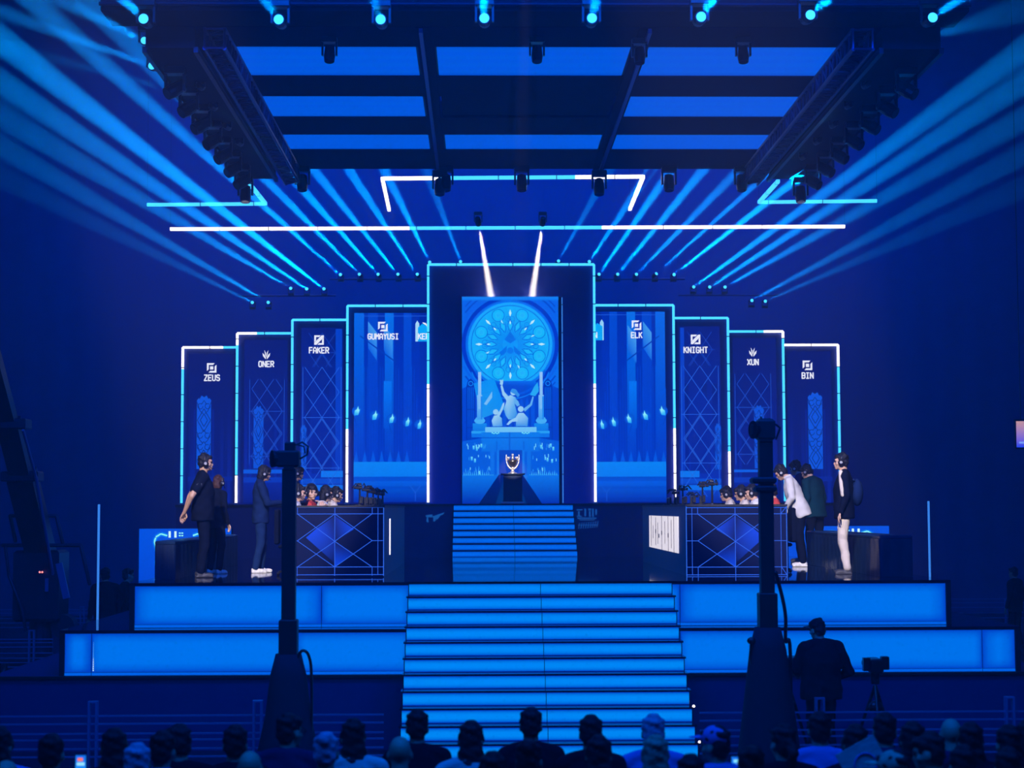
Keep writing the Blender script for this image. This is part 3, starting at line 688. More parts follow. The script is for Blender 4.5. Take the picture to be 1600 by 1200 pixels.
M_GRID = mat('grid beam', (.003, .010, .06), .8, spec=.15); M_GRIDL = mat('grid beam rail', (.10, .14, .42), .35, .5)
def gbeam(name, a, b, label, rail=None):
    t = thing(name, ((a[0]+b[0])/2, (a[1]+b[1])/2, a[2]), label, 'ceiling beam', 'dark beams of the ceiling grid')
    MB().box(a, b).build('beam_body', M_GRID, t)
    if rail is not None:
        for x in rail: MB().box((x-.03, a[1], a[2]-.07), (x+.03, b[1], a[2])).build('rail', M_GRIDL, t)
    return t
zl = ZG-.02
gbeam('ceiling_beam', (-4.3, R_[0][1], zl), (6.1, R_[1][0], ZG+.3), 'dark crosswise ceiling beam between the front and middle rows of panels')
gbeam('ceiling_beam', (-4.3, R_[1][1], zl), (6.1, R_[2][0], ZG+.3), 'dark crosswise ceiling beam between the middle and rear rows of panels')
gbeam('ceiling_beam', (-4.5, R_[2][1], zl), (6.3, YB, ZG+.5), 'dark crosswise ceiling beam closing the grid at its rear')
gbeam('ceiling_beam', (-4.5, YF, zl), (6.3, R_[0][0]-.02, ZG+1.6), 'dark crosswise ceiling header at the front of the grid')
gbeam('ceiling_beam', (-.98, YF, zl-.02), (-.73, YB, ZG+.3), 'long ceiling beam between the left and middle columns of panels', (-.90,))
gbeam('ceiling_beam', (2.46, YF, zl-.02), (2.70, YB, ZG+.3), 'long ceiling beam between the middle and right columns of panels', (2.62,))
MB().box((Cx[1][0], R_[1][0], ZG+.02), (Cx[1][1], R_[1][1], ZG+.06)).build('blank_ceiling_panel', M_GRID)
tag(bpy.data.objects['blank_ceiling_panel'], 'unlit dark panel in the centre of the overhead grid', 'ceiling panel')
def truss(name, p, q, sz, m, label, cat='truss', n=None, r=.035, grp=None):
    p, q = Vector(p), Vector(q); L = (q-p).length; d = (q-p)/L; n = n or max(2, int(L/sz))
    u = d.cross(Vector((0,0,1))).normalized(); v = Vector((0,0,1))
    t = thing(name, tuple((p+q)/2), label, cat, grp); mb = MB(); h = sz/2
    cor = [(-h,-h),(h,-h),(h,h),(-h,h)]
    for a, b in cor: mb.tube(p+u*a+v*b, q+u*a+v*b, r, r, 8)
    mb.build('chords', m, t); mb = MB()
    for i in range(n):
        e, f = p+d*L*i/n, p+d*L*(i+1)/n
        for k in range(4):
            a, b = cor[k], cor[(k+1) % 4]
            if i % 2: a, b = b, a
            mb.tube(e+u*a[0]+v*a[1], f+u*b[0]+v*b[1], r*.6, r*.6, 6); mb.tube(e+u*a[0]+v*a[1], e+u*b[0]+v*b[1], r*.6, r*.6, 6)
    mb.build('braces', m, t); return t
M_TR2 = mat('side truss metal', (.05, .07, .22), .35, .7)
for s, xi, xo in ((-1, -4.35, -5.1), (1, 6.2, 7.1)):
    w_ = 'left' if s < 0 else 'right'
    t = thing('side_gantry', ((xi+xo)/2, (YF+YB)/2, ZG-.3), f'black draped lighting gantry along the {w_} edge of the ceiling grid', 'gantry')
    a, b = sorted((xi, xo)); MB().box((a, YF, ZG-.35), (b, YB-.6, ZG+.9)).build('drape', M_DRAPE, t)
    MB().box((a-.05, YF, ZG-.42), (a+.02, YB-.6, ZG-.33)).box((b-.02, YF, ZG-.42), (b+.05, YB-.6, ZG-.33)).build('rail', M_TRUSS, t)
    truss('ceiling_truss', (xi-s*.30, YF, ZG-.2), (xi-s*.30, YB, ZG-.2), .30, M_TR2, f'blue-lit lattice truss beside the {w_} gantry of the ceiling grid')
header = thing('front_gantry', (.9, YF-.6, ZG), 'black gantry across the top, carrying the front row of beam lights', 'gantry')
MB().box((-5.6, YF-.9, ZG-.02), (7.3, YF-.02, ZG+1.7)).build('drape', M_DRAPE, header)
MB().tube((-5.6, YF-1.0, ZG+.05), (7.3, YF-1.0, ZG+.05), .03).build('pipe', M_TRUSS, header)

# ------------------------------------------------------------------ led outlines hung behind the grid
def zled(name, pts, wd, label, segs):
    P_ = [WZ(x, y, ZG) for x, y in pts]; c = sum(P_, Vector())/len(P_)
    t = thing(name, tuple(c), label, 'led light')
    for a, b, sg in zip(P_[:-1], P_[1:], segs): led('led_strip', a, b, wd, t, sg, 1.3)
    for p in P_: MB().tube(p, (p.x, p.y, 20), .004, .004, 5).build('hanging_cable', M_BLACK, t)
    return t
zled('ceiling_led_outline', [(608,328),(597.5,279),(1005,276),(984,327)], .075, 'three-sided light outline hung above the portal, open to the rear', (((0,1,1),), ((0,.22,1),(.22,.74,0),(.74,1,1)), ((0,1,1),)))
zled('ceiling_led_outline', [(230,320),(415,318.5),(388,285)], .075, 'bent light strip hung left of the portal outline', (((0,1,0),), ((0,1,0),)))
zled('ceiling_led_outline', [(1370,314),(1186,316),(1216,283)], .075, 'bent light strip hung right of the portal outline', (((0,1,0),), ((0,1,0),)))
zled('ceiling_led_bar', [(266,358),(1320,354)], .08, 'long straight light bar hung high across the back of the stage', (((0,.355,1),(.355,.64,0),(.64,1,1)),))

# ------------------------------------------------------------------ fixtures and their beams
def fixture(name, loc, aim, s, label, cat, group, up=1, lens=M_LENS, lit=True):
    """A moving head: base box, yoke and head aimed along a direction. up=-1 hangs from above."""
    t = thing(name, loc, label, cat, group); L = Vector(loc); aim = Vector(aim).normalized(); R = aim.to_track_quat('Y', 'Z').to_matrix()
    bz = -up*.30*s; d = Vector((0, 0, bz))
    mb = MB(); a = L+d; mb.bbox((a.x-.16*s, a.y-.12*s, a.z-.06*s), (a.x+.16*s, a.y+.12*s, a.z+.06*s), .015*s).build('fixture_base', M_PLASTIC, t)
    mb = MB(); mb.frame_u((L.x, L.y, a.z), .125*s, .33*s, .04*s, .10*s, up)
    mb.build('yoke', M_PLASTIC, t)
    mb = MB(); mb.tube(L-aim*.17*s, L+aim*.05*s, .10*s, .12*s, 14).tube(L+aim*.05*s, L+aim*.17*s, .12*s, .105*s, 14).tube(L-aim*.2*s, L-aim*.17*s, .06*s, .10*s, 14)
    h = mb.build('lamp_head', M_PLASTIC, t)
    mb = MB(); mb.tube(L+aim*.165*s, L+aim*.178*s, .085*s, .085*s, 16).build('lens', lens if lit else M_LENSD, h)
    return t
tmpl = {}
CY = (0, .30, 1)
def beam(a_px, b_px, D0, power, label, s=.5, up=1, vp=(800, 690), ang=1.0, sq=1.0, col=CY, cat='beam light', group=None, D1=None, lens=M_LENS, lit=True):
    a = W(*a_px, D0)
    if D1 is None:
        D1 = D0*abs(a_px[0]-vp[0])/max(1, abs(b_px[0]-vp[0]))
    b = W(*b_px, D1); d = (b-a).normalized()
    t = fixture('hanging_beam_light' if up < 0 else 'beam_light', tuple(a), d, s, label, cat, group, up, lens, lit)
    p = a+d*(.185*s); l = spot('beam', p, p+d, power, col, ang, sq, .15, .03*s*2) if power else None
    if l: l.parent = t; l.location = p-a
    return t, a
BL = [((395,473),(0,275),26,.08),((420,473),(0,228),26,.26),((455,451),(0,180),25,.4),((480,452),(0,128),25,.75),((507,452),(0,62),25,1.4),((533,430),(51,0),27,1.0),
      ((563,430),(400,265),40.5,.8),((592,430),(472,295),41.5,.8),((623,430),(490,265),40.5,.65),((653,430),(545,265),40.5,.6),((672,411),(610,285),41,.4),((720,410),(675,290),41,.12)]
BR = [((1195,471),(1600,292),26,.07),((1174,470),(1600,240),26,.18),((1132,449),(1600,185),25,.32),((1108,449),(1600,128),25,.6),((1083,449),(1600,78),25,.75),((1052,430),(1596,8),27,1.4),
      ((1023,430),(1215,257),43.5,1.0),((993,430),(1150,270),40.5,.45),((964,430),(1095,270),40.5,.65),((935,430),(1035,285),41,.6),((920,410),(980,320),42.5,.3),((872,409),(930,305),42,.12)]
PB = 3200000
for lst, side in ((BL, 'left'), (BR, 'right')):
    for i, (a, b, d1, k) in enumerate(lst):
        beam(a, b, 48, PB*k*(1.05 if d1 < 30 else .75), f'small beam light high behind the flats, {ORD[i]} from the outer end of the {side} half', group=f'beam lights behind the {side} flats', D1=d1, ang=(1.05 if k > .9 else .8) if d1 < 30 else 1.8)
for name, x0, x1, y, z in (('left', 375, 525, 462, 0), ('left upper', 515, 765, 436, 0), ('right', 1060, 1215, 461, 0), ('right upper', 850, 1070, 436, 0)):
    p, q = W(x0, y, 48.1), W(x1, y, 48.1)
    t = thing('hanging_lamp_pipe', tuple((p+q)/2), f'thin dark pipe under the {name} run of beam lights behind the flats', 'pipe')
    MB().tube(p, (q.x, q.y, p.z), .03).build('pipe', M_WALL, t); mb = MB()
    for e in (p, q): mb.tube((e.x, e.y, p.z), (e.x, e.y, 20), .004)
    mb.build('hanging_cable', M_WALL, t)
FT = [((228,33),(194,0),.8,'first'),((438,34),(414,0),.35,'second'),((596,34),(584,0),.2,'third'),((757,32),(755,0),.6,'fourth'),((924,32),(932,0),.7,'fifth'),((1093,30),(1113,0),1.6,'sixth'),((1262,27),(1293,0),1.5,'seventh'),((1452,31),(1497,0),.7,'last')]
for a, b, k, o in FT:
    D0 = YF-1.15; vx = 800
    D1 = D0*(690-a[1])/(690-b[1])
    beam(a, b, D0, 260000*k, f'beam light on the front gantry at the top, {o} from the left', .85, -1, ang=4.5, D1=D1, group='front row of beam lights')
# lights on the ends of the side gantries throwing outward
for a, b, k, o in (((227,64),(95,0),.9,'top'),((240,104),(0,18),1.1,'middle'),((275,142),(0,70),.28,'lowest')):
    beam(a, b, 29.5, 260000*k, f'beam light on the outer side of the left gantry, {o} of three', .7, -1, ang=1.5, D1=22, group='outer lights of the left gantry')
for a, b, k, o in (((1446,60),(1540,30),.25,'the upper'),):
    beam(a, b, 29.5, 260000*k, 'beam light on the outer side of the right gantry', .7, -1, ang=2, D1=22)
TEAL = (.12, .55, .45)
for side, pts, dx in (('left', [(313,135),(333,167),(355,198),(374,223)], 62), ('right', [(1353,133),(1326,165),(1302,195),(1277,221),(1255,245)], -62)):
    for i, (x, y) in enumerate(pts):
        beam((x, y), (x+dx, y+38), DY(y, ZG-.5), (9000 if i in (1, 3) else 0), f'faint teal wash light under the {side} gantry, {ORD[i]} from the front', .5, -1, sq=1, ang=4, col=TEAL, cat='stage light', group=f'teal lights under the {side} gantry', D1=DY(y, ZG-.5)+1.6, lens=M_LENSD)
# pale spots on the head of the central screen
for x, bx, o in ((747, 768, 'left'), (848, 831, 'right')):
    beam((x, 346), (bx, 467), 37.6, 2200000, f'white spotlight hung above the portal, the {o} of two', .55, -1, ang=4.5, sq=1, col=(1, .80, .66), cat='spotlight', D1=39.1, lens=M_LENSW, group='white spotlights above the portal')
# dark moving heads hung round the grid
mv = [((512,76),YF+.4,'under the front of the grid, at its left'),((842,76),YF+.4,'under the front of the grid, at its middle'),((1170,74),YF+.4,'under the front of the grid, at its right'),((1005,70),YF+.4,'under the front of the grid, on the right long beam'),
      ((380,254),YB-.2,'on the far left corner of the grid'),((470,272),YB+.3,'under the rear beam, next to the far left corner'),((587,272),YB+.3,'under the rear beam, left of the left long beam'),((697,270),YB+.3,'under the rear end of the left long beam'),((817,273),YB+.3,'under the middle of the rear beam'),
      ((938,270),YB+.3,'under the rear end of the right long beam'),((1050,271),YB+.3,'under the rear beam, right of the right long beam'),((1165,270),YB+.3,'under the rear beam, next to the far right corner'),((1258,254),YB-.2,'on the far right corner of the grid')]
for i, ((x, y), D, o) in enumerate(mv):
    k = .75 if i < 4 else 1.0; D = YF+.6 if i < 4 else YB-.25; corner = 'corner of' in o
    D = YB-.85 if corner else D
    z = ZG-.02-.36*k-(.35 if corner else 0)+(0 if i != 3 else -.02)
    if i in (6, 9): z -= .09
    fixture('hanging_moving_light', ({6: -.86, 9: 2.58}.get(i, X(x, D)), D, z), (0, -.25, -1), k, f'dark moving head light {o}', 'stage light', 'dark moving heads round the grid', -1, M_LENSD)
for s in (-1, 1):
    for k in range(7):
        y = YF+1.2+k*1.35; x = -4.85 if s < 0 else 6.85
        fixture('hanging_moving_light', (x, y, ZG-.71), (s*.6, -.5, -.5), 1.0, f'dark moving head in the row under the {"left" if s < 0 else "right"} gantry, {ORD[k]} from the front', 'stage light', f'dark moving heads under the {"left" if s < 0 else "right"} gantry', -1, M_LENSD)

# ------------------------------------------------------------------ haze
m = bpy.data.materials.new('stage haze'); m.use_nodes = True; nt = m.node_tree; nt.nodes.clear()
o = nt.nodes.new('ShaderNodeOutputMaterial'); v = nt.nodes.new('ShaderNodeVolumeScatter')
v.inputs['Density'].default_value = .005; v.inputs['Anisotropy'].default_value = .35; v.inputs['Color'].default_value = (.8, .9, 1, 1)
nt.links.new(v.outputs[0], o.inputs['Volume'])
hz = MB().box((-26.5, -7.5, .012), (26.5, 53.7, 19.9)).build('haze', m); hz['kind'] = 'stuff'; tag(hz, 'thin stage haze filling the whole hall', 'haze')

# ------------------------------------------------------------------ people
def lerp3(a, b, t): return Vector(a)*(1-t)+Vector(b)*t
def hand(mb, wr, el, up=(0,0,1), curl=.35, side=1):
    wr, el = Vector(wr), Vector(el); d = (wr-el).normalized(); s = d.cross(Vector(up))
    if s.length < .1: s = d.cross(Vector((1,0,0)))
    s.normalize(); n = s.cross(d).normalized()
    root = wr+d*.01
    for k in range(4):
        o = (k-1.5)*.0185; a = root+s*o*.6; b = wr+d*(.085-.004*abs(k-1.4))+s*o; mb.tube(a, b, .014, .0115, 8, 0, True)
        L = (.066, .076, .070, .054)[k]; c = b+(d*math.cos(curl)-n*math.sin(curl))*L*.55; e = c+(d*math.cos(curl*2.4)-n*math.sin(curl*2.4))*L*.45
        mb.tube(b, c, .0098, .009, 8, 0, True); mb.tube(c, e, .009, .0075, 8, 0, True)
    a = wr+d*.03-s*side*.022; b = a+(d*.7-s*side*.6-n*.3).normalized()*.042; c = b+(d*.9-s*side*.15-n*.35).normalized()*.032
    mb.tube(a, b, .0125, .0105, 8, 0, True); mb.tube(b, c, .0105, .0085, 8, 0, True)
def person(label, group=None, h=1.75, sit=False, lean=0, head=(0, 0), arms=None, top=C_BLACK, legs=C_NAVY, hair='short', hair_m=M_HAIR, skin=M_SKIN,
           headset=False, sleeve='long', shoe=M_DSHOE, bulk=1.0, stance=.10, vox=.011, extra=None, glasses=False, cap=None, collar=None, stride=0):
    k = h/1.75; t = thing('person', (0,0,0), label, 'person', group)
    dz = -.40 if sit else 0; PV = Vector((0, 0, .93+dz))
    Rl = Matrix.Rotation(-lean, 3, 'X')
    U = lambda p: (PV+Rl @ (Vector(p)+Vector((0,0,dz))-PV))*k       # upper body, standing coordinates
    K = lambda p: Vector(p)*k
    hp, ht = head; HC = Vector((0, .035, 1.63)); Rh = Matrix.Rotation(ht, 3, 'Z') @ Matrix.Rotation(-hp, 3, 'X'); NB = Vector((0, -.005, 1.50))
    H = lambda p: U(NB+Rh @ (HC-NB+Vector(p)))
    RH = Rl @ Rh
    A_ = arms or {}
    sh = [(-.185*bulk**.5, -.005, 1.415), (.185*bulk**.5, -.005, 1.415)]
    el = A_.get('el', [(-.245, -.03, 1.13), (.245, -.03, 1.13)]); wr = A_.get('wr', [(-.25, .06, .89), (.25, .06, .89)])
    if sit and not arms: el = [(-.23, .04, 1.16), (.23, .04, 1.16)]; wr = [(-.12, .26, 1.05), (.12, .26, 1.05)]
    SH = [U(p) for p in sh]; EL = [U(p) for p in el]; WR = [U(p) for p in wr]
    if sit: KN = [K((-.12, .46, .50)), K((.12, .46, .50))]; AN = [K((-.12, .42, .09)), K((.12, .44, .09))]; HP = [K((-.10, .02, .55)), K((.10, .02, .55))]
    else: KN = [K((-stance-.01, .03+stride*.5, .50)), K((stance+.01, .03-stride*.5, .50))]; AN = [K((-stance-.02, -.03+stride, .09)), K((stance+.02, -.03-stride, .09))]; HP = [K((-.095, 0, .92)), K((.095, 0, .92))]
    # body
    mb = MB()
    mb.ell(H((0,-.012,.022)), (.074*k,.093*k,.092*k), RH).ell(H((0,.026,-.045)), (.057*k,.064*k,.075*k), RH).ell(H((0,.066,-.098)), (.028*k,.022*k,.02*k), RH)
    mb.tube(H((0,.086,.0)), H((0,.101,-.036)), .009*k, .0125*k, 8, 0, True).ell(H((0,.082,.022)), (.052*k,.016*k,.012*k), RH).ell(H((0,.086,-.072)), (.025*k,.012*k,.010*k), RH)
    for s in (-1, 1): mb.ell(H((s*.077,-.005,-.02)), (.012*k,.024*k,.034*k), RH).ell(H((s*.048,.055,-.03)), (.022*k,.024*k,.024*k), RH)
    mb.tube(H((0,-.02,-.05)), U((0,-.01,1.44)), .056*k, .064*k, 12, 0, True)
    b = bulk; secs = [((0,0,.88),.16*b,.11*b),((0,0,.97),.165*b,.115*b),((0,.005,1.10),.148*b,.103*b),((0,.005,1.24),.163*b,.112*b),((0,-.005,1.36),.178*b,.108),((0,-.01,1.43),.14,.08),((0,-.01,1.47),.075,.06)]
    mb.loft([(Vector(c)*1, rx, ry) for c, rx, ry in secs], 18, U)
    for i in (0, 1):
        mb.tube(SH[i], EL[i], .052*k*b**.5, .042*k, 12, 0, True).tube(EL[i], WR[i], .042*k, .028*k, 12, 0, True)
        mb.tube(HP[i], KN[i], .082*k, .058*k, 12, 0, True).tube(KN[i], AN[i], .056*k, .038*k, 12, 0, True)
        mb.tube(AN[i]-Vector((0,.03*k,.04*k)), AN[i]+Vector((0,.14*k,-.055*k)), .034*k, .026*k, 8, 0, True)
    body = remesh(mb, 'body', vox, skin, t, smooth=2)
    hm = MB()
    for i in (0, 1): hand(hm, WR[i]/k, EL[i]/k, A_.get('up', (0,0,1)), A_.get('curl', .35), -1 if i else 1)
    hme = hm.mesh('hands'); bm = bmesh.new(); bm.from_mesh(body.data); nb = len(bm.faces); bmesh.ops.scale(bm, vec=(1,1,1), verts=[]); tmp = bmesh.new(); tmp.from_mesh(hme)
    bmesh.ops.scale(tmp, vec=(k,k,k), verts=tmp.verts); bmesh.ops.recalc_face_normals(tmp, faces=tmp.faces); tmp.to_mesh(hme); tmp.free(); bm.from_mesh(hme); bm.to_mesh(body.data); bm.free(); bpy.data.meshes.remove(hme)
    for p in body.data.polygons: p.use_smooth = True
    mb = MB()
    for s in (-1, 1): mb.ell(H((s*.031,.083,-.002)), (.014*k,.010*k,.008*k), RH, 10, 6).bar(H((s*.018,.094,.020)), H((s*.046,.086,.021)), .007*k, .007*k)
    mb.ell(H((0,.096,-.073)), (.022*k,.006*k,.003*k), RH, 10, 6)
    e = mb.build('face_features', M_EYE, body, True)
    # hair
    if hair:
        mb = MB(); mb.ell(H((0,-.018,.046)), (.084*k,.098*k,.088*k), RH).ell(H((0,-.05,-.01)), (.080*k,.066*k,.085*k), RH)
        if hair in ('short', 'fringe', 'long', 'pony', 'bob'): mb.ell(H((0,.062,.075)), (.066*k,.036*k,.030*k), RH)
        if hair in ('fringe', 'bob', 'long'): mb.ell(H((0,.078,.048)), (.06*k,.02*k,.028*k), RH); [mb.ell(H((s*.076,.02,.0)), (.016*k,.05*k,.055*k), RH) for s in (-1, 1)]
        if hair == 'bob': mb.ell(H((0,-.045,-.075)), (.092*k,.066*k,.085*k), RH)
        if hair == 'long': mb.ell(H((0,-.06,-.10)), (.094*k,.058*k,.13*k), RH).ell(H((0,-.075,-.20)), (.10*k,.05*k,.14*k), RH)
        if hair == 'pony': mb.tube(H((0,-.10,.03)), H((0,-.15,-.05)), .035*k, .04*k, 10, 0, True).tube(H((0,-.15,-.05)), H((0,-.13,-.19)), .04*k, .018*k, 10, 0, True)
        if hair == 'bun': mb.ell(H((0,-.09,.10)), (.045*k,)*3, RH)
        for i in range(10):
            a = i*2*PI/10; mb.ell(H((.058*math.cos(a),-.02+.072*math.sin(a),.078)), (.026*k,.03*k,.026*k), RH, 8, 6)
        mb.ell(H((.01,-.03,.118)), (.05*k,.06*k,.022*k), RH, 8, 6)
        remesh(mb, 'hair', .011, hair_m, t, noise=.006*k, nscale=38, smooth=2)
    if cap:
        mb = MB(); mb.ell(H((0,-.012,.055)), (.088*k,.103*k,.085*k), RH)
        Mx = Matrix.Translation(H((0,.10,.052))) @ RH.to_4x4(); mb.box((-.065*k,-.02*k,-.006*k), (.065*k,.075*k,.006*k), 0, Mx)
        remesh(mb, 'cap', .010, cap, t, smooth=3)
    if glasses:
        mb = MB()
        for s in (-1, 1):
            pts = [H((s*.034+.026*math.cos(a), .102, .0+.02*math.sin(a))) for a in [j*PI/5 for j in range(11)]]; mb.path(pts, .0035*k, 6); mb.tube(H((s*.06,.10,.005)), H((s*.08,.0,-.0)), .0035*k)
        mb.build('glasses', M_PLASTIC, t, True)
    if headset:
        g = bpy.data.objects.new('headset', None); COL.objects.link(g); g.parent = t
        pts = [H((.098*math.cos(a), -.008, .005+.128*math.sin(a))) for a in [PI*j/12 for j in range(13)]]
        MB().path(pts, .012*k, 8).build('headband', M_PLASTIC, g, True)
        for s in (-1, 1):
            mb = MB(); mb.tube(H((s*.078,0,-.015)), H((s*.112,0,-.015)), .047*k, .040*k, 16); mb.build('ear_cup', M_PLASTIC, g, True)
            MB().tube(H((s*.112,0,-.015)), H((s*.116,0,-.015)), .022*k, .020*k, 14).build('cup_plate', M_SILVER, g)
        MB().path([H((.10,.02,-.035)), H((.085,.085,-.08)), H((.04,.118,-.088))], .006*k, 6).build('microphone', M_PLASTIC, g, True)
    # clothes
    mb = MB(); bb = b*1.06
    hem = .80 if not sit else .86
    secs = [((0,0,hem),.178*bb,.128*bb),((0,0,.93),.180*bb,.13*bb),((0,.005,1.10),.168*bb,.122*bb),((0,.005,1.24),.182*bb,.13*bb),((0,-.005,1.36),.19*bb,.122*b**.3),((0,-.01,1.43),.155,.095),((0,-.01,1.485),.085,.075)]
    mb.loft(secs, 20, U)
    for i in (0, 1):
        q = EL[i] if sleeve == 'long' else SH[i].lerp(EL[i], .62)
        mb.tube(U((0,-.02,1.475)), SH[i]+Vector((0,-.005,.012))*k, .066*k, .062*k, 10, 0, True); mb.ell(SH[i], (.068*k*b**.5,.072*k,.068*k)).tube(SH[i], q, .072*k*b**.5, (.056 if sleeve == 'long' else .066)*k*b**.5, 12, 0, True)
        if sleeve == 'long': mb.tube(q, EL[i].lerp(WR[i], .96), .056*k*b**.5, .040*k, 12, 0, True)
    top_o = remesh(mb, 'jacket' if sleeve == 'long' else 'shirt', .014, top, t, noise=.0045*k, nscale=17, smooth=2)
    if collar:
        mb = MB(); mb.loft([((0,-.012,1.46),.088,.078),((0,-.008,1.50),.078,.07),((0,-.004,1.53),.072,.066)], 16, U); mb.build('collar', collar, top_o, True)
    mb = MB(); mb.loft([((0,0,.82),.165*b,.122*b),((0,0,.93),.172*b,.122*b),((0,0,1.0),.162*b,.115*b)], 18, (lambda p: (Vector(p)+Vector((0,0,dz)))*k))
    for i in (0, 1):
        mb.tube(HP[i], KN[i], .098*k, .072*k, 12, 0, True).tube(KN[i], AN[i]+Vector((0,0,.0)), .072*k, .058*k, 12, 0, True)
    remesh(mb, 'trousers', .014, legs, t, noise=.004*k, nscale=15, smooth=2)
    for i in (0, 1):
        a = AN[i]; mb = MB(); mb.ell((a.x, a.y-.01*k, .05*k), (.042*k,.062*k,.05*k)).ell((a.x, a.y+.095*k, .034*k), (.046*k,.095*k,.036*k)).ell((a.x, a.y+.01*k, .085*k), (.038*k,.045*k,.035*k)).box((a.x-.042*k, a.y-.068*k, 0), (a.x+.042*k, a.y+.175*k, .024*k))
        remesh(mb, 'shoe', .011, shoe, t, smooth=2, zmin=0)
    if extra: extra(t, U, H, K, SH, EL, WR, k)
    return t
def put(o, px, D, z, face):     # face: the world direction looked at, in degrees from straight away from us, + to the right
    o.location = (X(px, D), D, z); o.rotation_euler = (0, 0, math.radians(-face)); return o

# ------------------------------------------------------------------ the two team booths
M_BOOTH = mat('booth panel', (.006, .010, .045), .22, spec=.4); M_BOOTHS = mat('booth side panel', (.02, .035, .13), .4)
LB = (44, 98, 232)
def booth(side, x0, x1, label):
    D0, D1 = 26.0, 33.0; t = thing('team_booth', ((x0+x1)/2, D0, ZS), label, 'desk', 'team booths either side of the stage')
    H_ = 1.03; inner = x1 if side < 0 else x0; s = 1 if side < 0 else -1
    fp = MB().box((x0, D0, ZS), (x1, D0+.05, ZS+H_-.03)).build('front_panel', M_BOOTH, t)
    a, b = (inner-.05*s, inner) if s > 0 else (inner, inner+.05)
    sp = MB().box((a, D0+.05, ZS), (b, D1, ZS+H_-.03)).build('side_panel', M_BOOTHS, t)
    a, b = sorted((inner, inner-.82*s)); MB().box((a-.01, D0-.02, ZS+H_-.03), (b+.01, D1+.02, ZS+H_)).build('tabletop', M_BLACK, t)
    a, b = sorted((inner-.82*s, inner-(x1-x0)*s)); MB().box((a, D0-.02, ZS+H_-.03), (b, D0+.08, ZS+H_)).build('front_rail', M_BLACK, t)
    u0, u1 = (442, 600) if side < 0 else (1230, 1072)       # photograph pixels of the front panel's outer and inner edge
    lo, hi = min(u0, u1), max(u0, u1); A = Art(lo, 790, hi, 901, D0-.003)
    wx = lambda u: u0+(u1-u0)*u      # u from outer to inner edge
    m = wx(.513); top, m1, mid_, m3, bot = 803, 814, 846, 886, 898
    sgn = -1 if side < 0 else 1; w_ = (hi-lo); dk, md, br = (1,12,72), (4,36,150), (10,70,228); e = lambda k: m+sgn*w_*k
    A.poly([(m,806),(e(.19),827),(m,846)], [dk, br, md]); A.poly([(e(.19),827),(e(.285),840),(m,880),(m,846)], [br, br, dk, md])
    A.poly([(m,806),(e(-.19),827),(m,846)], [md, br, dk]); A.poly([(m,846),(e(-.19),866),(m,886)], [dk, md, br])
    for y in (793, 803, 886, 898): A.line(lo+1, y, hi-1, y, 1.1, LB)
    for u in (.06, .94): A.line(wx(u), 793, wx(u), 898, .9, LB)
    A.line(m, 793, m, 900, 1.1, LB)
    Lx, Rx = m-w_*.37, m+w_*.37
    for x in (Lx, Rx): A.line(x, 793, x, 803, 1, LB); A.line(x, 886, x, 900, 1, LB)
    A.pl([(Lx,803),(m,846),(Rx,886)], 1.1, LB); A.pl([(Rx,803),(m,846),(Lx,886)], 1.1, LB); A.pl([(m,803),(Lx,845),(m,886),(Rx,845)], 1.1, LB, True)
    A.line(lo+1, 845, Lx, 845, 1, LB); A.line(Rx, 845, hi-1, 845, 1, LB)
    if side > 0:
        x = wx(.06); A.pl([(hi,791),(x,803)], 1, LB); A.pl([(hi,900),(x,886)], 1, LB)
    A.line(lo+.6, 791, lo+.6, 900, 1.2, (50,110,240)); A.line(hi-.6, 791, hi-.6, 900, 1.2, (50,110,240))
    A.build('light_line_pattern', fp)
    if side < 0:
        y = 27.6; MB().box((inner+.001, y-.03, ZS+.28), (inner+.012, y+.05, ZS+.83)).build('light_strip', M_WHITE, sp)
    else:
        y0, y1 = 27.0, 31.6; z0, z1 = ZS+.30, ZS+.85
        q = MB().box((inner-.012, y0, z0), (inner-.001, y1, z1)).build('lit_sign_panel', mat('white lit panel', (.6,.6,.6), .5, emit=(.80, .74, .72), strength=1.0), sp)
        mb = MB()
        for k, (f_, za, zb) in enumerate(((.12,0,1),(.2,.1,.9),(.3,0,1),(.41,.2,.85),(.52,0,1),(.66,.15,.8),(.74,.1,.95),(.84,.3,.7),(.91,.05,1))):
            y = y0+(y1-y0)*f_; mb.box((inner-.016, y-.016, z0+(z1-z0)*za), (inner-.012, y+.016, z0+(z1-z0)*zb))
        for f_, zc in ((.52,.5),(.74,.52),(.3,.45),(.62,.4)): y = y0+(y1-y0)*f_; mb.box((inner-.017, y-.05, z0+(z1-z0)*(zc-.06)), (inner-.012, y+.05, z0+(z1-z0)*(zc+.06)))
        mb.build('sign_strokes', mat('sign stroke', (.12,.1,.1), .6), q)
    return t
bxl = (X(442, 26), X(600, 26)); bxr = (X(1072, 26), X(1230, 26))
booth(-1, *bxl, 'left team booth with blue light lines and a white strip on its side')
booth(1, *bxr, 'right team booth with blue light lines and a white lit panel on its side')
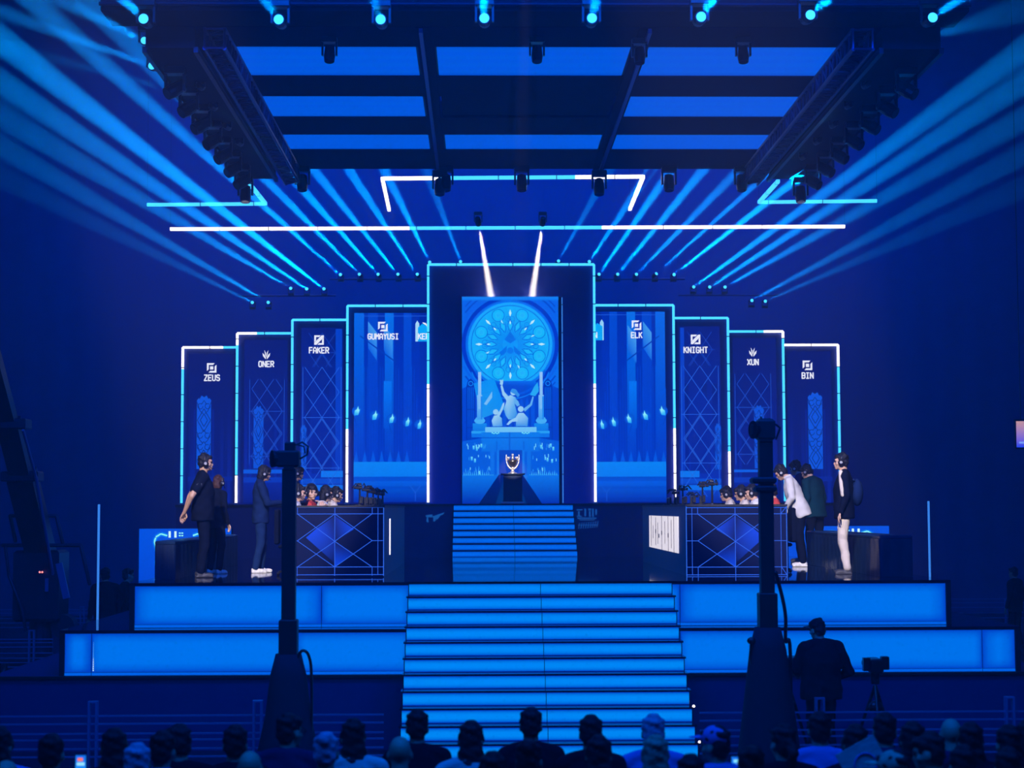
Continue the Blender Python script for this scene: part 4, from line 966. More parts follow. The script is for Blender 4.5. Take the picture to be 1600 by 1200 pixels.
# screens and player cameras on the tables
def monitor(loc, side, label, group):
    t = thing('monitor', loc, label, 'monitor', group); x, y, z = loc; s = 1 if side < 0 else -1
    MB().box((x-.10, y-.12, z), (x+.10, y+.12, z+.012)).build('monitor_base', M_PLASTIC, t)
    MB().bar((x+.03*s, y, z+.01), (x+.03*s, y, z+.12), .03, .05).build('monitor_stand', M_PLASTIC, t)
    p = MB().bbox((x-.02, y-.2, z+.03), (x+.02, y+.2, z+.14), .008).build('monitor_case', M_PLASTIC, t)
    f = MB().box((x-s*.0205-.0015, y-.19, z+.04), (x-s*.0205+.0015, y+.19, z+.13)).build('display', mat('monitor picture', (.02,.03,.06), .2, emit=S(60, 110, 180), strength=.5), p)
    return t
def gooseneck(loc, side, label, group, hh):
    t = thing('player_camera', loc, label, 'camera', group); x, y, z = loc; s = 1 if side < 0 else -1
    MB().tube((x, y, z), (x, y, z+.02), .07, .06, 14).build('stand_foot', M_PLASTIC, t)
    MB().tube((x, y, z+.02), (x, y, z+hh), .017, .013, 10).build('post', M_PLASTIC, t)
    mb = MB(); mb.bbox((x-.05, y-.05, z+hh-.02), (x+.04, y+.05, z+hh+.03), .012).tube((x-s*.05, y, z+hh+.01), (x-s*.09, y, z+hh+.005), .022, .024, 12); c = mb.build('camera_body', M_PLASTIC, t)
    mb = MB(); random.seed(int(y*100))
    for i in range(7):
        a = Vector((x+random.uniform(-.05,.05), y, z+hh+.04)); e_ = random.uniform(-.13,.13); mb.path([a, a+Vector((e_*.5, .02, .03)), a+Vector((e_, .03, random.uniform(-.05,.0)))], .009, 6)
    mb.build('cable_tangle', M_PLASTIC, c, True); return t
zt_ = ZS+1.03
for i in range(5):
    y = 27.3+i*1.2; o = ORD[i]
    monitor((bxl[1]-.40, y, zt_), -1, f'dark monitor on the left booth table, {o} from its near end', 'monitors on the left booth')
    monitor((bxr[0]+.40, y, zt_), 1, f'dark monitor on the right booth table, {o} from its near end', 'monitors on the right booth')
    gooseneck((X([562,574,583,591,598][i], 27.6+i*1.2), 27.6+i*1.2, zt_), -1, f'player camera on a thin post on the left booth, {o} from the near end', 'player cameras on the left booth', [.27,.25,.23,.22,.21][i])
    gooseneck((X([1113,1098,1083,1067,1054][i], 27.6+i*1.2), 27.6+i*1.2, zt_), 1, f'player camera on a thin post on the right booth, {o} from the near end', 'player cameras on the right booth', [.31,.30,.14,.27,.22][i])
# chairs behind the panels
def chair(loc, label, group):
    t = thing('player_chair', loc, label, 'chair', group); x, y, z = loc
    MB().bbox((x-.24, y-.24, z+.40), (x+.24, y+.24, z+.455), .02).build('seat', C_BLACK, t)
    MB().bbox((x-.22, y-.30, z+.46), (x+.22, y-.24, z+.98), .02).build('backrest', C_BLACK, t)
    MB().tube((x, y, z+.10), (x, y, z+.40), .03).build('column', M_PLASTIC, t)
    mb = MB()
    for k in range(5): a = k*2*PI/5; mb.bar((x, y, z+.10), (x+.26*math.cos(a), y+.26*math.sin(a), z+.05), .03, .03).ell((x+.26*math.cos(a), y+.26*math.sin(a), z+.028), (.028,.028,.028), None, 8, 6)
    mb.build('wheel_base', M_PLASTIC, t); return t

# ------------------------------------------------------------------ players and coaches
TY = {'el': [(-.25, .05, 1.16), (.25, .05, 1.16)], 'wr': [(-.19, .30, 1.09), (.19, .30, 1.09)]}
FACEUP = {'el': [(-.23, .16, 1.16), (.23, .16, 1.16)], 'wr': [(-.07, .20, 1.37), (.09, .17, 1.40)], 'curl': .5}
gl, gr = 'players seated at the left booth', 'players seated at the right booth'
seats = [
 (person('seated player in red facing us with hands to the face, behind the left booth', gl, sit=True, head=(-.05, -1.0), arms=FACEUP, top=C_RED, hair='fringe', headset=True), 486, 27.3, 95),
 (person('seated player with thick dark hair, second head at the left booth', gl, sit=True, head=(.15, 0), arms=TY, top=C_WHITE, hair='bob', headset=True), 505, 28.5, 80),
 (person('seated player in headphones, farthest head at the left booth', gl, sit=True, head=(.25, 0), arms=TY, top=C_CREAM, hair='short', headset=True), 520, 29.7, 80),
 (person('seated player nearest us at the left booth, mostly hidden by the camera mast', gl, sit=True, head=(.1, 0), arms=TY, top=C_WHITE, hair='short', headset=True), 462, 26.85, 88),
 (person('seated player right of the right camera mast, nearest the booth end', gr, sit=True, head=(.15, 0), arms=TY, top=C_RED, hair='short', headset=True), 1209, 27.0, -88),
 (person('seated player with pale face at the right booth, just left of the mast', gr, sit=True, head=(.2, 0), arms=TY, top=C_WHITE, hair='short', headset=True), 1180, 28.2, -84),
 (person('seated player at the right booth, second left of the mast', gr, sit=True, head=(.2, 0), arms=TY, top=C_CREAM, hair='fringe', headset=True, skin=M_SKIN2), 1163, 29.4, -84),
 (person('seated player farthest left at the right booth, dark headphones', gr, sit=True, head=(.2, 0), arms=TY, top=C_CREAM, hair='fringe', headset=True), 1140, 30.7, -84)]
for i, (o, x, D, f_) in enumerate(seats):
    put(o, x, D, ZS, f_)
    c = chair((0, 0, 0), 'dark padded player chair hidden behind a booth front panel', 'player chairs behind the booths'); c.location = o.location; c.rotation_euler = o.rotation_euler
BACKH = {'el': [(-.27, -.17, 1.15), (.27, -.17, 1.15)], 'wr': [(-.14, -.25, .93), (.14, -.27, .91)], 'curl': .5}
def mark(t, U, H, K, SH, EL, WR, k):      # a pale mark on the right sleeve
    sh = [c for c in t.children if c.name.startswith('shirt')][0]
    c = SH[1].lerp(EL[1], .40); mb = MB()
    for i, (y, z, a, b) in enumerate(((-.035,.0,.012,.03),(-.015,.005,.012,.034),(.005,.0,.012,.03),(.025,.004,.010,.034),(-.02,.03,.03,.008))): mb.box((c.x+.062*k, c.y+y*k, c.z+(z-.02)*k), (c.x+.070*k, c.y+(y+a)*k, c.z+(z-.02+b)*k))
    mb.build('sleeve_mark', M_SILVER, sh)
put(person('person in a black t-shirt standing at far left, hands behind the back', h=1.78, head=(0, -.1), arms=BACKH, top=C_BLACK, legs=C_BLACK, hair='short', headset=True, sleeve='short', skin=M_SKIN2, bulk=1.18, extra=mark), 317, 26.1, ZS, 78)
put(person('person in dark clothes with reddish hair standing beside the left bench', h=1.50, head=(.15, .1), top=C_BLACK, legs=C_BLACK, hair='bob', hair_m=M_HAIRB, headset=True, shoe=M_SOLE), 338, 27.6, ZS, 40)
def tablet(t, U, H, K, SH, EL, WR, k): pass
HOLD = {'el': [(-.24, .10, 1.13), (.24, .10, 1.13)], 'wr': [(-.09, .32, 1.13), (.10, .33, 1.14)], 'curl': .7}
p3 = put(person('coach in navy with pale sneakers standing left of the left booth', h=1.66, head=(.2, 0), arms=HOLD, top=C_NAVY, legs=C_DENIM, hair='bob', headset=True, shoe=M_SOLE, stance=.07, stride=.05), 407, 27.9, ZS, 80)
nb = thing('notebook', (0,0,0), 'small pale notebook in the hands of the navy-clad coach', 'notebook'); nb.location = (X(436, 27.9), 27.9, ZS+1.10)
MB().box((-.09, -.11, 0), (.09, .11, .012)).build('cover', M_DARK, nb); MB().box((-.085, -.105, .012), (.085, .105, .018)).build('pages', C_WHITE, nb)
put(person('person standing behind the left camera mast, facing right in a headset', h=1.72, head=(.15, 0), arms=HOLD, top=C_NAVY, legs=C_BLACK, hair='fringe', headset=True), 460, 30.6, ZS, 85)
LEANA = {'el': [(-.26, .06, 1.16), (.26, .06, 1.16)], 'wr': [(-.16, .28, 1.0), (.2, .22, .98)]}
put(person('person in a white jacket bending forward at the end of the right booth', h=1.78, lean=.38, head=(.25, 0), arms=LEANA, top=C_WHITE, legs=C_BLACK, hair='short', headset=True, shoe=M_SOLE, bulk=1.1, collar=C_WHITE), 1251, 29.9, ZS, -80)
put(person('person in a dark teal jacket with back to us, beside the white jacket', h=1.76, lean=.12, head=(.35, .3), top=C_TEAL, legs=C_BLACK, hair='short', headset=True, shoe=M_SOLE, bulk=1.15, stride=.06), 1274, 31.2, ZS, -45)
put(person('person with reddish hair mostly hidden behind the white and teal jackets', h=1.84, head=(.3, 0), top=C_NAVY, legs=C_BLACK, hair='short', hair_m=M_HAIRB, headset=True), 1250, 32.4, ZS, -70)
def stripe(t, U, H, K, SH, EL, WR, k):
    sh = [c for c in t.children if c.name.startswith('jacket')][0]
    for i, sx in ((0, -1), (1, 1)):
        mb = MB(); mb.path([SH[i]+Vector((0,.05,.055))*k, SH[i].lerp(EL[i], .35)+Vector((sx*.035,.055,0))*k, SH[i].lerp(EL[i], .95)+Vector((sx*.02,.05,0))*k], .032*k, 10); mb.build('sleeve_stripe', C_CREAM, sh, True)
    mb = MB(); mb.path([U((.17,-.02,1.3)), U((.1,-.13,1.36)), U((-.1,-.14,1.36))], .02*k); mb.ell(U((0,-.19,1.18)), (.15*k,.09*k,.2*k)); mb.build('backpack', C_NAVY, sh, True)
put(person('person in a black jacket with cream sleeve stripes and pale trousers at far right', h=1.78, head=(0, 0), top=C_BLACK, legs=C_CREAM, hair='short', headset=True, shoe=M_DSHOE, bulk=1.1, extra=stripe, stance=.07), 1319, 26.5, ZS, -80)

# ------------------------------------------------------------------ benches, light boxes, light tubes
def bench(x0, x1, D0, D1, h, label):
    t = thing('draped_bench', ((x0+x1)/2, D0, ZS), label, 'bench', 'draped benches at the sides of the stage')
    MB().bbox((x0, D0, ZS+h-.06), (x1, D1, ZS+h), .015).build('bench_top', M_PL, t)
    inner = x1 if x0 < 0 else x0; n = 60; vs = []; fs = []
    pts = [(x0, D0), (x1, D0)] if x0 < 0 else [(x1, D0), (x0, D0)]
    outer = x0 if x0 < 0 else x1
    loop = [(outer, D0)]+[(outer+(inner-outer)*i/8, D0) for i in range(1, 9)]+[(inner, D0+(D1-D0)*i/n) for i in range(1, n+1)]+[(outer, D1), (outer, D0)]
    for i, (x, y) in enumerate(loop):
        o = .018*math.sin(i*1.9); s = 1 if inner > outer else -1
        q = (x+o*s, y-o) if i < len(loop)-2 else (x, y)
        vs += [Vector((*q, ZS+.002)), Vector((x, y, ZS+h-.05))]
    for i in range(len(loop)-1): fs.append((2*i, 2*i+2, 2*i+3, 2*i+1))
    mb = MB(); mb.add(vs, fs); mb.build('drape', mat('satin drape', (.008, .022, .055), .35, spec=.5), t, True)
    return t
bench(-4.56, -4.28, 25.3, 31.8, .54, 'long low dark draped bench at the left side of the stage')
bench(5.64, 6.1, 25.3, 31.0, .585, 'long low dark draped bench at the right side of the stage')
def lightbox(x0, x1, y0, y1, label, flip):
    D = 38.0; t = thing('light_box', (0, D, 0), label, 'light box', 'light boxes behind the benches')
    a = W(x0, 850, D).x; b = W(x1, 850, D).x; zt = W((x0+x1)/2, y0, D).z; t.location = ((a+b)/2, D, 0)
    MB().box((a, D, 0), (b, D+.25, zt)).build('cabinet', M_BLACK, t)
    A = Art(x0, y0, x1, y1, D-.004); A.rect(x0, y0, x1, y1, (2,84,228), (3,72,214))
    f = (lambda u: x0+u) if not flip else (lambda u: x1-u)
    GL_ = (150,255,250); g2 = (30,170,250)
    for wd, c in ((7, (6,110,240)), (4, g2), (1.8, GL_)):
        A.pl([(f(26),14+y0),(f(24),20+y0),(f(29),38+y0),(f(35),44+y0),(f(60),50+y0),(f(90),44+y0),(f(96),38+y0),(f(102),20+y0),(f(100),14+y0)], wd, c)
        A.pl([(f(26),13+y0),(f(34),8+y0),(f(44),11+y0)], wd, c); A.pl([(f(84),11+y0),(f(92),8+y0),(f(100),13+y0)], wd, c)
        A.ring(f(31), 53+y0, 4.5, wd*.8, c, n=20)
    for u in (46, 55): A.rect(min(f(u), f(u+3.5)), y0+4, max(f(u), f(u+3.5)), y0+14, (210,255,255))
    for u in (62, 66): A.rect(min(f(u), f(u+3)), y0+6, max(f(u), f(u+3)), y0+8, GL_); A.rect(min(f(u), f(u+3)), y0+10, max(f(u), f(u+3)), y0+12, GL_)
    A.build('lit_picture', t); return t
lightbox(217, 361, 826, 920, 'lit blue box with a glowing cup outline behind the left bench', False)
lightbox(1232, 1390, 822, 920, 'lit blue box with a glowing cup outline behind the right bench', True)
def tube_light(px_, D, y0, z0, label):
    t = thing('light_tube_stand', (X(px_, D), D, z0), label, 'light tube', 'thin upright light tubes'); x = X(px_, D); zt = W(px_, y0, D).z
    MB().tube((x, D, z0), (x, D, z0+.03), .14, .13, 16).build('tube_foot', M_BLACK, t)
    MB().tube((x, D, z0+.03), (x, D, zt), .022, .022, 8).build('tube', M_TUBE, t)
tube_light(154.5, 33.5, 788, ZB if X(154.5, 33.5) > xb0 else 0, 'thin upright pale light tube near the crane at the left')
tube_light(1451, 36.0, 783, 0, 'thin upright blue light tube beyond the right end of the stage')

# ------------------------------------------------------------------ camera masts in front of the stage
def mast(px_, D, ys, label, variant):
    """ys: pixel heights of head top, head bottom, joint, skirt start; the mast stands on the hall floor."""
    x = X(px_, D); t = thing('camera_mast', (x, D, 0), label, 'camera mast', 'telescopic camera masts before the stage')
    zz = lambda y: CAMZ-(y-795)*D/2800; r = D/2800
    z0, z1, z2, z3 = [zz(y) for y in ys]
    MB().box((x-10.5*r, D-.07, z2-.02), (x+10.5*r, D+.07, z1)).build('upper_pole', M_BLACK, t)
    MB().bbox((x-14*r, D-.10, z3), (x+14*r, D+.10, z2), .01).build('lower_pole', M_BLACK, t)
    mb = MB(); mb.loft([((x, D, .0), .42, .36), ((x, D, .5), .34, .30), ((x, D, z3-.55), .25, .24), ((x, D, z3-.12), .20, .18), ((x, D, z3+.12), .14, .13)], 20); sk = mb.build('base_cover', M_DRAPE, t, True)
    hd = bpy.data.objects.new('camera_head', None); COL.objects.link(hd); hd.parent = t; hd.location = (0, 0, z1)
    b = Vector((x, D, z1)); mb = MB()
    if variant == 0:
        MB().bbox((x-8*r, D-.09, z1-.02), (x+8*r, D+.09, z1+.10), .012).build('pan_base', M_BLACK, hd)
        mb = MB(); mb.bbox((x-20*r, D-.10, z1+.02), (x+16*r, D+.12, z1+.20), .02).tube((x-20*r, D-.02, z1+.11), (x-27*r, D-.04, z1+.11), .085, .095, 16); mb.build('camera_body', M_BLACK, hd)
        MB().bbox((x-7*r, D-.06, z1+.19), (x+9*r, D+.08, z0), .015).build('viewfinder', M_BLACK, hd)
        mb = MB(); mb.path([Vector((x+10*r, D, z0-.03)), Vector((x+19*r, D+.03, z0+.0)), Vector((x+29*r, D, z0-.05)), Vector((x+27*r, D, z0-.14)), Vector((x+14*r, D, z1+.1))], .010, 8)
        mb.path([Vector((x+8*r, D, z0-.02)), Vector((x+22*r, D+.02, z0-.05)), Vector((x+24*r, D, z0-.12))], .008, 8); mb.build('cable', M_PLASTIC, hd, True)
        c = [Vector((x+13*r, D-.08, z3+.05)), Vector((x+22*r, D-.1, z3+.16)), Vector((x+33*r, D-.1, z3+.10)), Vector((x+37*r, D-.08, z3-.2)), Vector((x+36*r, D-.08, .25)), Vector((x+30*r, D-.1, .02))]
    else:
        MB().bbox((x-10*r, D-.09, z1-.02), (x+10*r, D+.09, z1+.08), .012).build('pan_base', M_BLACK, hd)
        mb = MB(); mb.bbox((x-13*r, D-.1, z1+.0), (x+14*r, D+.12, z1+.24), .03).tube((x-13*r, D-.02, z1+.12), (x-20*r, D-.04, z1+.12), .09, .10, 16).bbox((x-23*r, D-.05, z1+.06), (x-18*r, D+.05, z1+.18), .01); mb.build('camera_body', M_BLACK, hd)
        mb = MB(); mb.bbox((x-9*r, D-.05, z1+.23), (x+8*r, D+.07, z0-.02), .015).tube((x-6*r, D, z0-.03), (x-6*r, D, z0+.035), .012); mb.build('viewfinder', M_BLACK, hd)
        mb = MB(); mb.path([Vector((x+13*r, D, z1+.2)), Vector((x+24*r, D, z1+.14)), Vector((x+17*r, D, z1+.02))], .010, 8); mb.build('cable', M_PLASTIC, hd, True)
        for y, w_ in ((752, 23), (765, 18)):
            z = zz(y); MB().bbox((x-w_*r, D-.11, z-.035), (x+15*r, D+.11, z+.035), .02).build('pole_clamp', M_BLACK, t)
        c = [Vector((x+12*r, D-.08, zz(895))), Vector((x+22*r, D-.08, zz(935))), Vector((x+26*r, D-.1, zz(965))), Vector((x+26*r, D-.08, zz(1000))), Vector((x+33*r, D-.08, zz(1020))), Vector((x+30*r, D-.1, .02))]
        mb = MB(); e = [Vector((x-14*r, D-.08, zz(997))), Vector((x-27*r, D-.08, zz(1000))), Vector((x-29*r, D-.08, zz(1025))), Vector((x-22*r, D-.1, zz(1060)))]; mb.path(e, .018, 8); mb.ell(e[1], (.05,.04,.04)); mb.build('cable', M_PLASTIC, t, True)
    def smooth(p): 
        out = []
        for i in range(len(p)-1):
            a, b_, c_, d_ = p[max(i-1,0)], p[i], p[i+1], p[min(i+2,len(p)-1)]
            for j in range(6):
                u = j/6; out.append(.5*((2*b_)+(c_-a)*u+(2*a-5*b_+4*c_-d_)*u*u+(3*b_-a-3*c_+d_)*u**3))
        return out+[p[-1]]
    mb = MB(); mb.path(smooth(c), .016 if variant == 0 else .02, 8); mb.build('hanging_cable', M_PLASTIC, t, True)
    return t
mast(452, 19.6, (690, 732, 965, 1035), 'left black camera mast standing before the stage with a boxy camera head', 0)
mast(1197, 19.6, (657, 690, 927, 997), 'right black camera mast standing before the stage, taller, with two clamps', 1)

# ------------------------------------------------------------------ barriers
M_RAIL = mat('barrier metal', (.2, .3, .55), .35, .5)
def fence(p, q, posts, label, zs=(.80,.71,.60,.53,.43,.34,.2), ptop=.95):
    p, q = Vector(p), Vector(q); t = thing('crowd_barrier', tuple((p+q)/2), label, 'barrier', 'low metal barriers round the stage')
    for z in zs: MB().bar(p+Vector((0,0,z)), q+Vector((0,0,z)), .018, .02).build('rail', M_RAIL, t)
    for u in posts:
        a = p.lerp(q, u); mb = MB().box((a.x-.055, a.y-.05, .012), (a.x-.03, a.y+.03, ptop)).box((a.x+.03, a.y-.05, .012), (a.x+.055, a.y+.03, ptop)).box((a.x-.055, a.y-.05, ptop), (a.x+.055, a.y+.03, ptop+.02)).box((a.x-.16, a.y-.2, 0), (a.x+.16, a.y+.2, .012)); mb.build('post', M_RAIL, t)
D = 20.7; xl0, xl1 = X(-60, D), X(600, D); xr0, xr1 = X(1090, D), X(1680, D)
fence((xl0, D, 0), (xl1, D, 0), [(X(v, D)-xl0)/(xl1-xl0) for v in (150, 405)], 'low metal barrier before the stage, left of the front stairs')
fence((xr0, D, 0), (xr1, D, 0), [(X(v, D)-xr0)/(xr1-xr0) for v in (1276, 1570)], 'low metal barrier before the stage, right of the front stairs')
D = 33; fence((X(-80, D), D, 0), (X(86, D), D, 0), (.3, .8), 'low metal barrier under the camera crane at the left', (.8,.74,.66,.55,.46,.38,.3,.2))
D = 41; fence((X(-40, D), D, 0), (X(150, D), D, 0), (.1, .9), 'low metal barrier far back behind the camera crane', (.9,.82,.7,.6,.5))
D = 43; fence((X(1480, D), D, 0), (X(1680, D), D, 0), (.45,), 'low metal barrier far back at the right edge', (.95,.86,.75,.62,.5))

# ------------------------------------------------------------------ cameraman and his cameras
AIM = {'el': [(-.30, .06, 1.16), (.36, -.02, 1.12)], 'wr': [(-.18, .27, 1.10), (.26, .16, 1.02)], 'curl': .8}
put(person('camera operator in a dark cap seen from behind, before the right half of the stage', h=1.78, head=(.15, .35), arms=AIM, top=C_BLACK, legs=C_BLACK, hair='short', cap=C_BLACK, bulk=1.35, headset=False), 1279, 22.0, 0, -14)
def video_camera(px_, D, ztop, label, wide):
    x = X(px_, D); t = thing('video_camera', (x, D, 0), label, 'camera')
    c = MB().bbox((x-.13*wide, D-.14, ztop-.20), (x+.13*wide, D+.2, ztop-.03), .02); c.tube((x-.05*wide, D+.2, ztop-.11), (x-.05*wide, D+.34, ztop-.11), .06, .065, 14); cb = c.build('camera_body', M_PLASTIC, t)
    MB().bbox((x+.10*wide, D-.12, ztop-.16), (x+.26*wide, D-.02, ztop), .01).build('viewfinder', M_PLASTIC, cb)
    MB().box((x-.26*wide, D-.06, ztop-.18), (x-.12*wide, D+.02, ztop-.02)).build('monitor', M_PLASTIC, cb)
    MB().tube((x, D, ztop-.34), (x, D, ztop-.2), .05, .06, 12).build('tripod_head', M_PLASTIC, t)
    for k in range(3): a = k*2*PI/3+.5; MB().tube((x, D, ztop-.36), (x+.36*math.cos(a), D+.36*math.sin(a), .012), .022, .016, 8).build('leg', M_PLASTIC, t)
    mb = MB(); mb.ell((x, D, ztop-.62), (.09,.07,.08)); mb.build('battery', M_PLASTIC, t); return t
D = 22.2; video_camera(1228, D, CAMZ-(1022-795)*D/2800, "broad video camera on a tripod at the camera operator's left hand", 1.0)
D = 22.0; video_camera(1363, D, CAMZ-(1025-795)*D/2800, 'small unattended video camera on a tripod, right of the camera operator', .58)

# ------------------------------------------------------------------ camera crane at the left
D = 33.6; bx_ = X(66, D); M_CR = mat('crane metal', (.02, .03, .07), .4, .5); M_CRL = mat('crane pale rod', (.12, .18, .42), .35, .3)
cr = thing('camera_crane', (bx_, D, 0), 'dark camera crane with a raised arm at the left edge', 'camera crane')
P0 = W(66, 872, D); P1 = W(34, 742, D-1.6); P2 = W(14, 660, D-2.6); P3 = W(-60, 385, D-6.4)
MB().bar(P0, P1, .46, .40).build('arm', M_CR, cr); MB().bar(P1, P2, .36, .32).build('arm', M_CR, cr); MB().bar(P2, P3, .27, .25).build('arm', M_CR, cr)
mb = MB(); mb.tube(W(84, 905, D-.3), W(56, 745, D-1.9), .03).tube(W(56, 745, D-1.9), W(36, 672, D-2.9), .025); mb.build('tension_rod', M_CRL, cr)
for p in (P1, P2): MB().bbox((p.x-.32, p.y-.22, p.z-.12), (p.x+.34, p.y+.22, p.z+.06), .02).build('arm_joint', M_CR, cr)
MB().bbox((bx_-.42, D-.4, 1.1), (bx_+.42, D+.4, P0.z+.15), .05).build('pivot_housing', M_CR, cr)
MB().tube((bx_, D, .35), (bx_, D, 1.12), .22, .2, 16).build('column', M_CR, cr)
mb = MB(); f_ = lambda x, y: W(x, y, D-.5); mb.path([f_(24,845), f_(16,806), f_(88,806), f_(98,848)], .035, 8); mb.build('handle_frame', M_CR, cr, True)
mb = MB(); mb.path([f_(4,852), f_(126,852), f_(140,912)], .035, 8); mb.path([f_(8,852), f_(14,900), f_(34,950), f_(40,985)], .03, 8); mb.build('handle_frame', M_CR, cr, True)
MB().bbox((bx_-.62, D-.55, .18), (bx_+.72, D+.55, .40), .04).build('dolly', M_CR, cr)
for a, b in ((-.5,-.55),(.6,-.55),(-.5,.55),(.6,.55)): MB().tube((bx_+a-.06, D+b, .18), (bx_+a+.06, D+b, .18), .18, .18, 20).build('wheel', M_PLASTIC, cr, True)
p = W(73, 914, D-.45); MB().bar(p+Vector((0,0,-.12)), p+Vector((0,0,.12)), .06, .03).build('grey_panel', M_CRL, cr)
for x in (62, 66): p = W(x, 894, D-.5); MB().ell(tuple(p), (.018,)*3, None, 8, 6).build('red_light', mat('red indicator', (.3,0,0), .4, emit=(1,.25,.25), strength=2), cr)
p = W(98, 925, D-.4); MB().bar(W(92, 880, D-.4), W(104, 935, D-.4), .05, .12).build('counterweight_rod', M_CRL, cr)
for i in range(3): MB().tube((bx_+.45, D-.2+.12*i, 1.0), (bx_+.45, D-.12+.12*i, 1.0), .22, .22, 18).build('counterweight', M_CR, cr)

# ------------------------------------------------------------------ hung screen at the right edge
D = 36; a = W(1588, 657, D); b = W(1660, 699, D)
t = thing('hanging_screen', ((a.x+b.x)/2, D, b.z), 'small lit screen hung at the right edge of the picture', 'screen')
MB().box((a.x-.03, D, b.z-.03), (b.x+.03, D+.08, a.z+.03)).build('screen_case', M_BLACK, t)
Q = Art(1588, 658, 1660, 699, D-.003); Q.poly([(1588,658),(1660,658),(1660,699),(1588,699)], [(196,150,150),(60,80,200),(0,60,235),(20,70,240)]); Q.rect(1592, 690, 1660, 693, (120,160,250)); Q.build('picture', t)
MB().tube((a.x+.1, D+.04, a.z), (a.x+.1, D+.04, 20), .01).build('hanging_cable', M_BLACK, t)

# ------------------------------------------------------------------ the audience
g = 'seated audience'
AZ = .30
struct(MB().box((-14, 8, .0), (14, 15.6, AZ)).build('floor_audience_riser', M_FLOOR))
T_ = dict(
 short=person('x', g, sit=True, top=C_BLACK, hair='short', vox=.014), long=person('x', g, sit=True, top=C_BLACK, hair='long', vox=.014),
 bob=person('x', g, sit=True, top=C_BLACK, hair='bob', vox=.014), pony=person('x', g, sit=True, top=C_BLACK, hair='pony', vox=.014, head=(0, .3)),
 broad=person('x', g, sit=True, top=C_BLACK, hair='short', bulk=1.25, vox=.014, glasses=True, head=(0, -.5)), bald=person('x', g, sit=True, top=C_BLACK, hair=None, vox=.014, bulk=1.1),
 cap=person('x', g, sit=True, top=C_BLACK, hair='short', cap=C_NAVY, vox=.014, head=(0, .9)), side=person('x', g, sit=True, top=C_BLACK, hair='short', vox=.014, head=(.1, 1.1)), bun=person('x', g, sit=True, top=C_BLACK, hair='bun', vox=.014))
HP_ = {'el': [(-.23, .04, 1.16), (.27, .12, 1.16)], 'wr': [(-.12, .26, 1.05), (.17, .30, 1.335)], 'curl': .9}
HS_ = {'el': [(-.23, .04, 1.16), (.29, -.02, 1.18)], 'wr': [(-.12, .26, 1.05), (.17, -.13, 1.27)], 'curl': .9}
T_['hold'] = person('x', g, sit=True, top=C_BLACK, hair='short', vox=.014, arms=HP_)
T_['caphold'] = person('x', g, sit=True, top=C_BLACK, hair='short', cap=C_NAVY, vox=.014, head=(0, .9), arms=dict(HP_, wr=[(-.12, .26, 1.05), (.14, .30, 1.33)]))
T_['signhold'] = person('x', g, sit=True, top=C_BLACK, hair='long', vox=.014, arms=HS_)
used = set()
def recol(o, hair=None, top=None):
    for c in o.children:
        st = c.name.split('.')[0]
        m_ = {'hair': hair, 'jacket': top, 'cap': top}.get(st)
        if m_: c.material_slots[0].link = 'OBJECT'; c.material_slots[0].material = m_
def seat_at(kind, px_, ytop, label, hair=None, top=None, turn=0):
    o = T_[kind]
    if kind in used: o = copy_tree(o)
    used.add(kind); D = 2800*(CAMZ-1.345-AZ)/(ytop-795); o.location = (X(px_, D), D, AZ); o.rotation_euler = (0, 0, math.radians(turn)); o['label'] = label; o['group'] = g
    recol(o, hair or M_HAIR, top or C_BLACK); return o
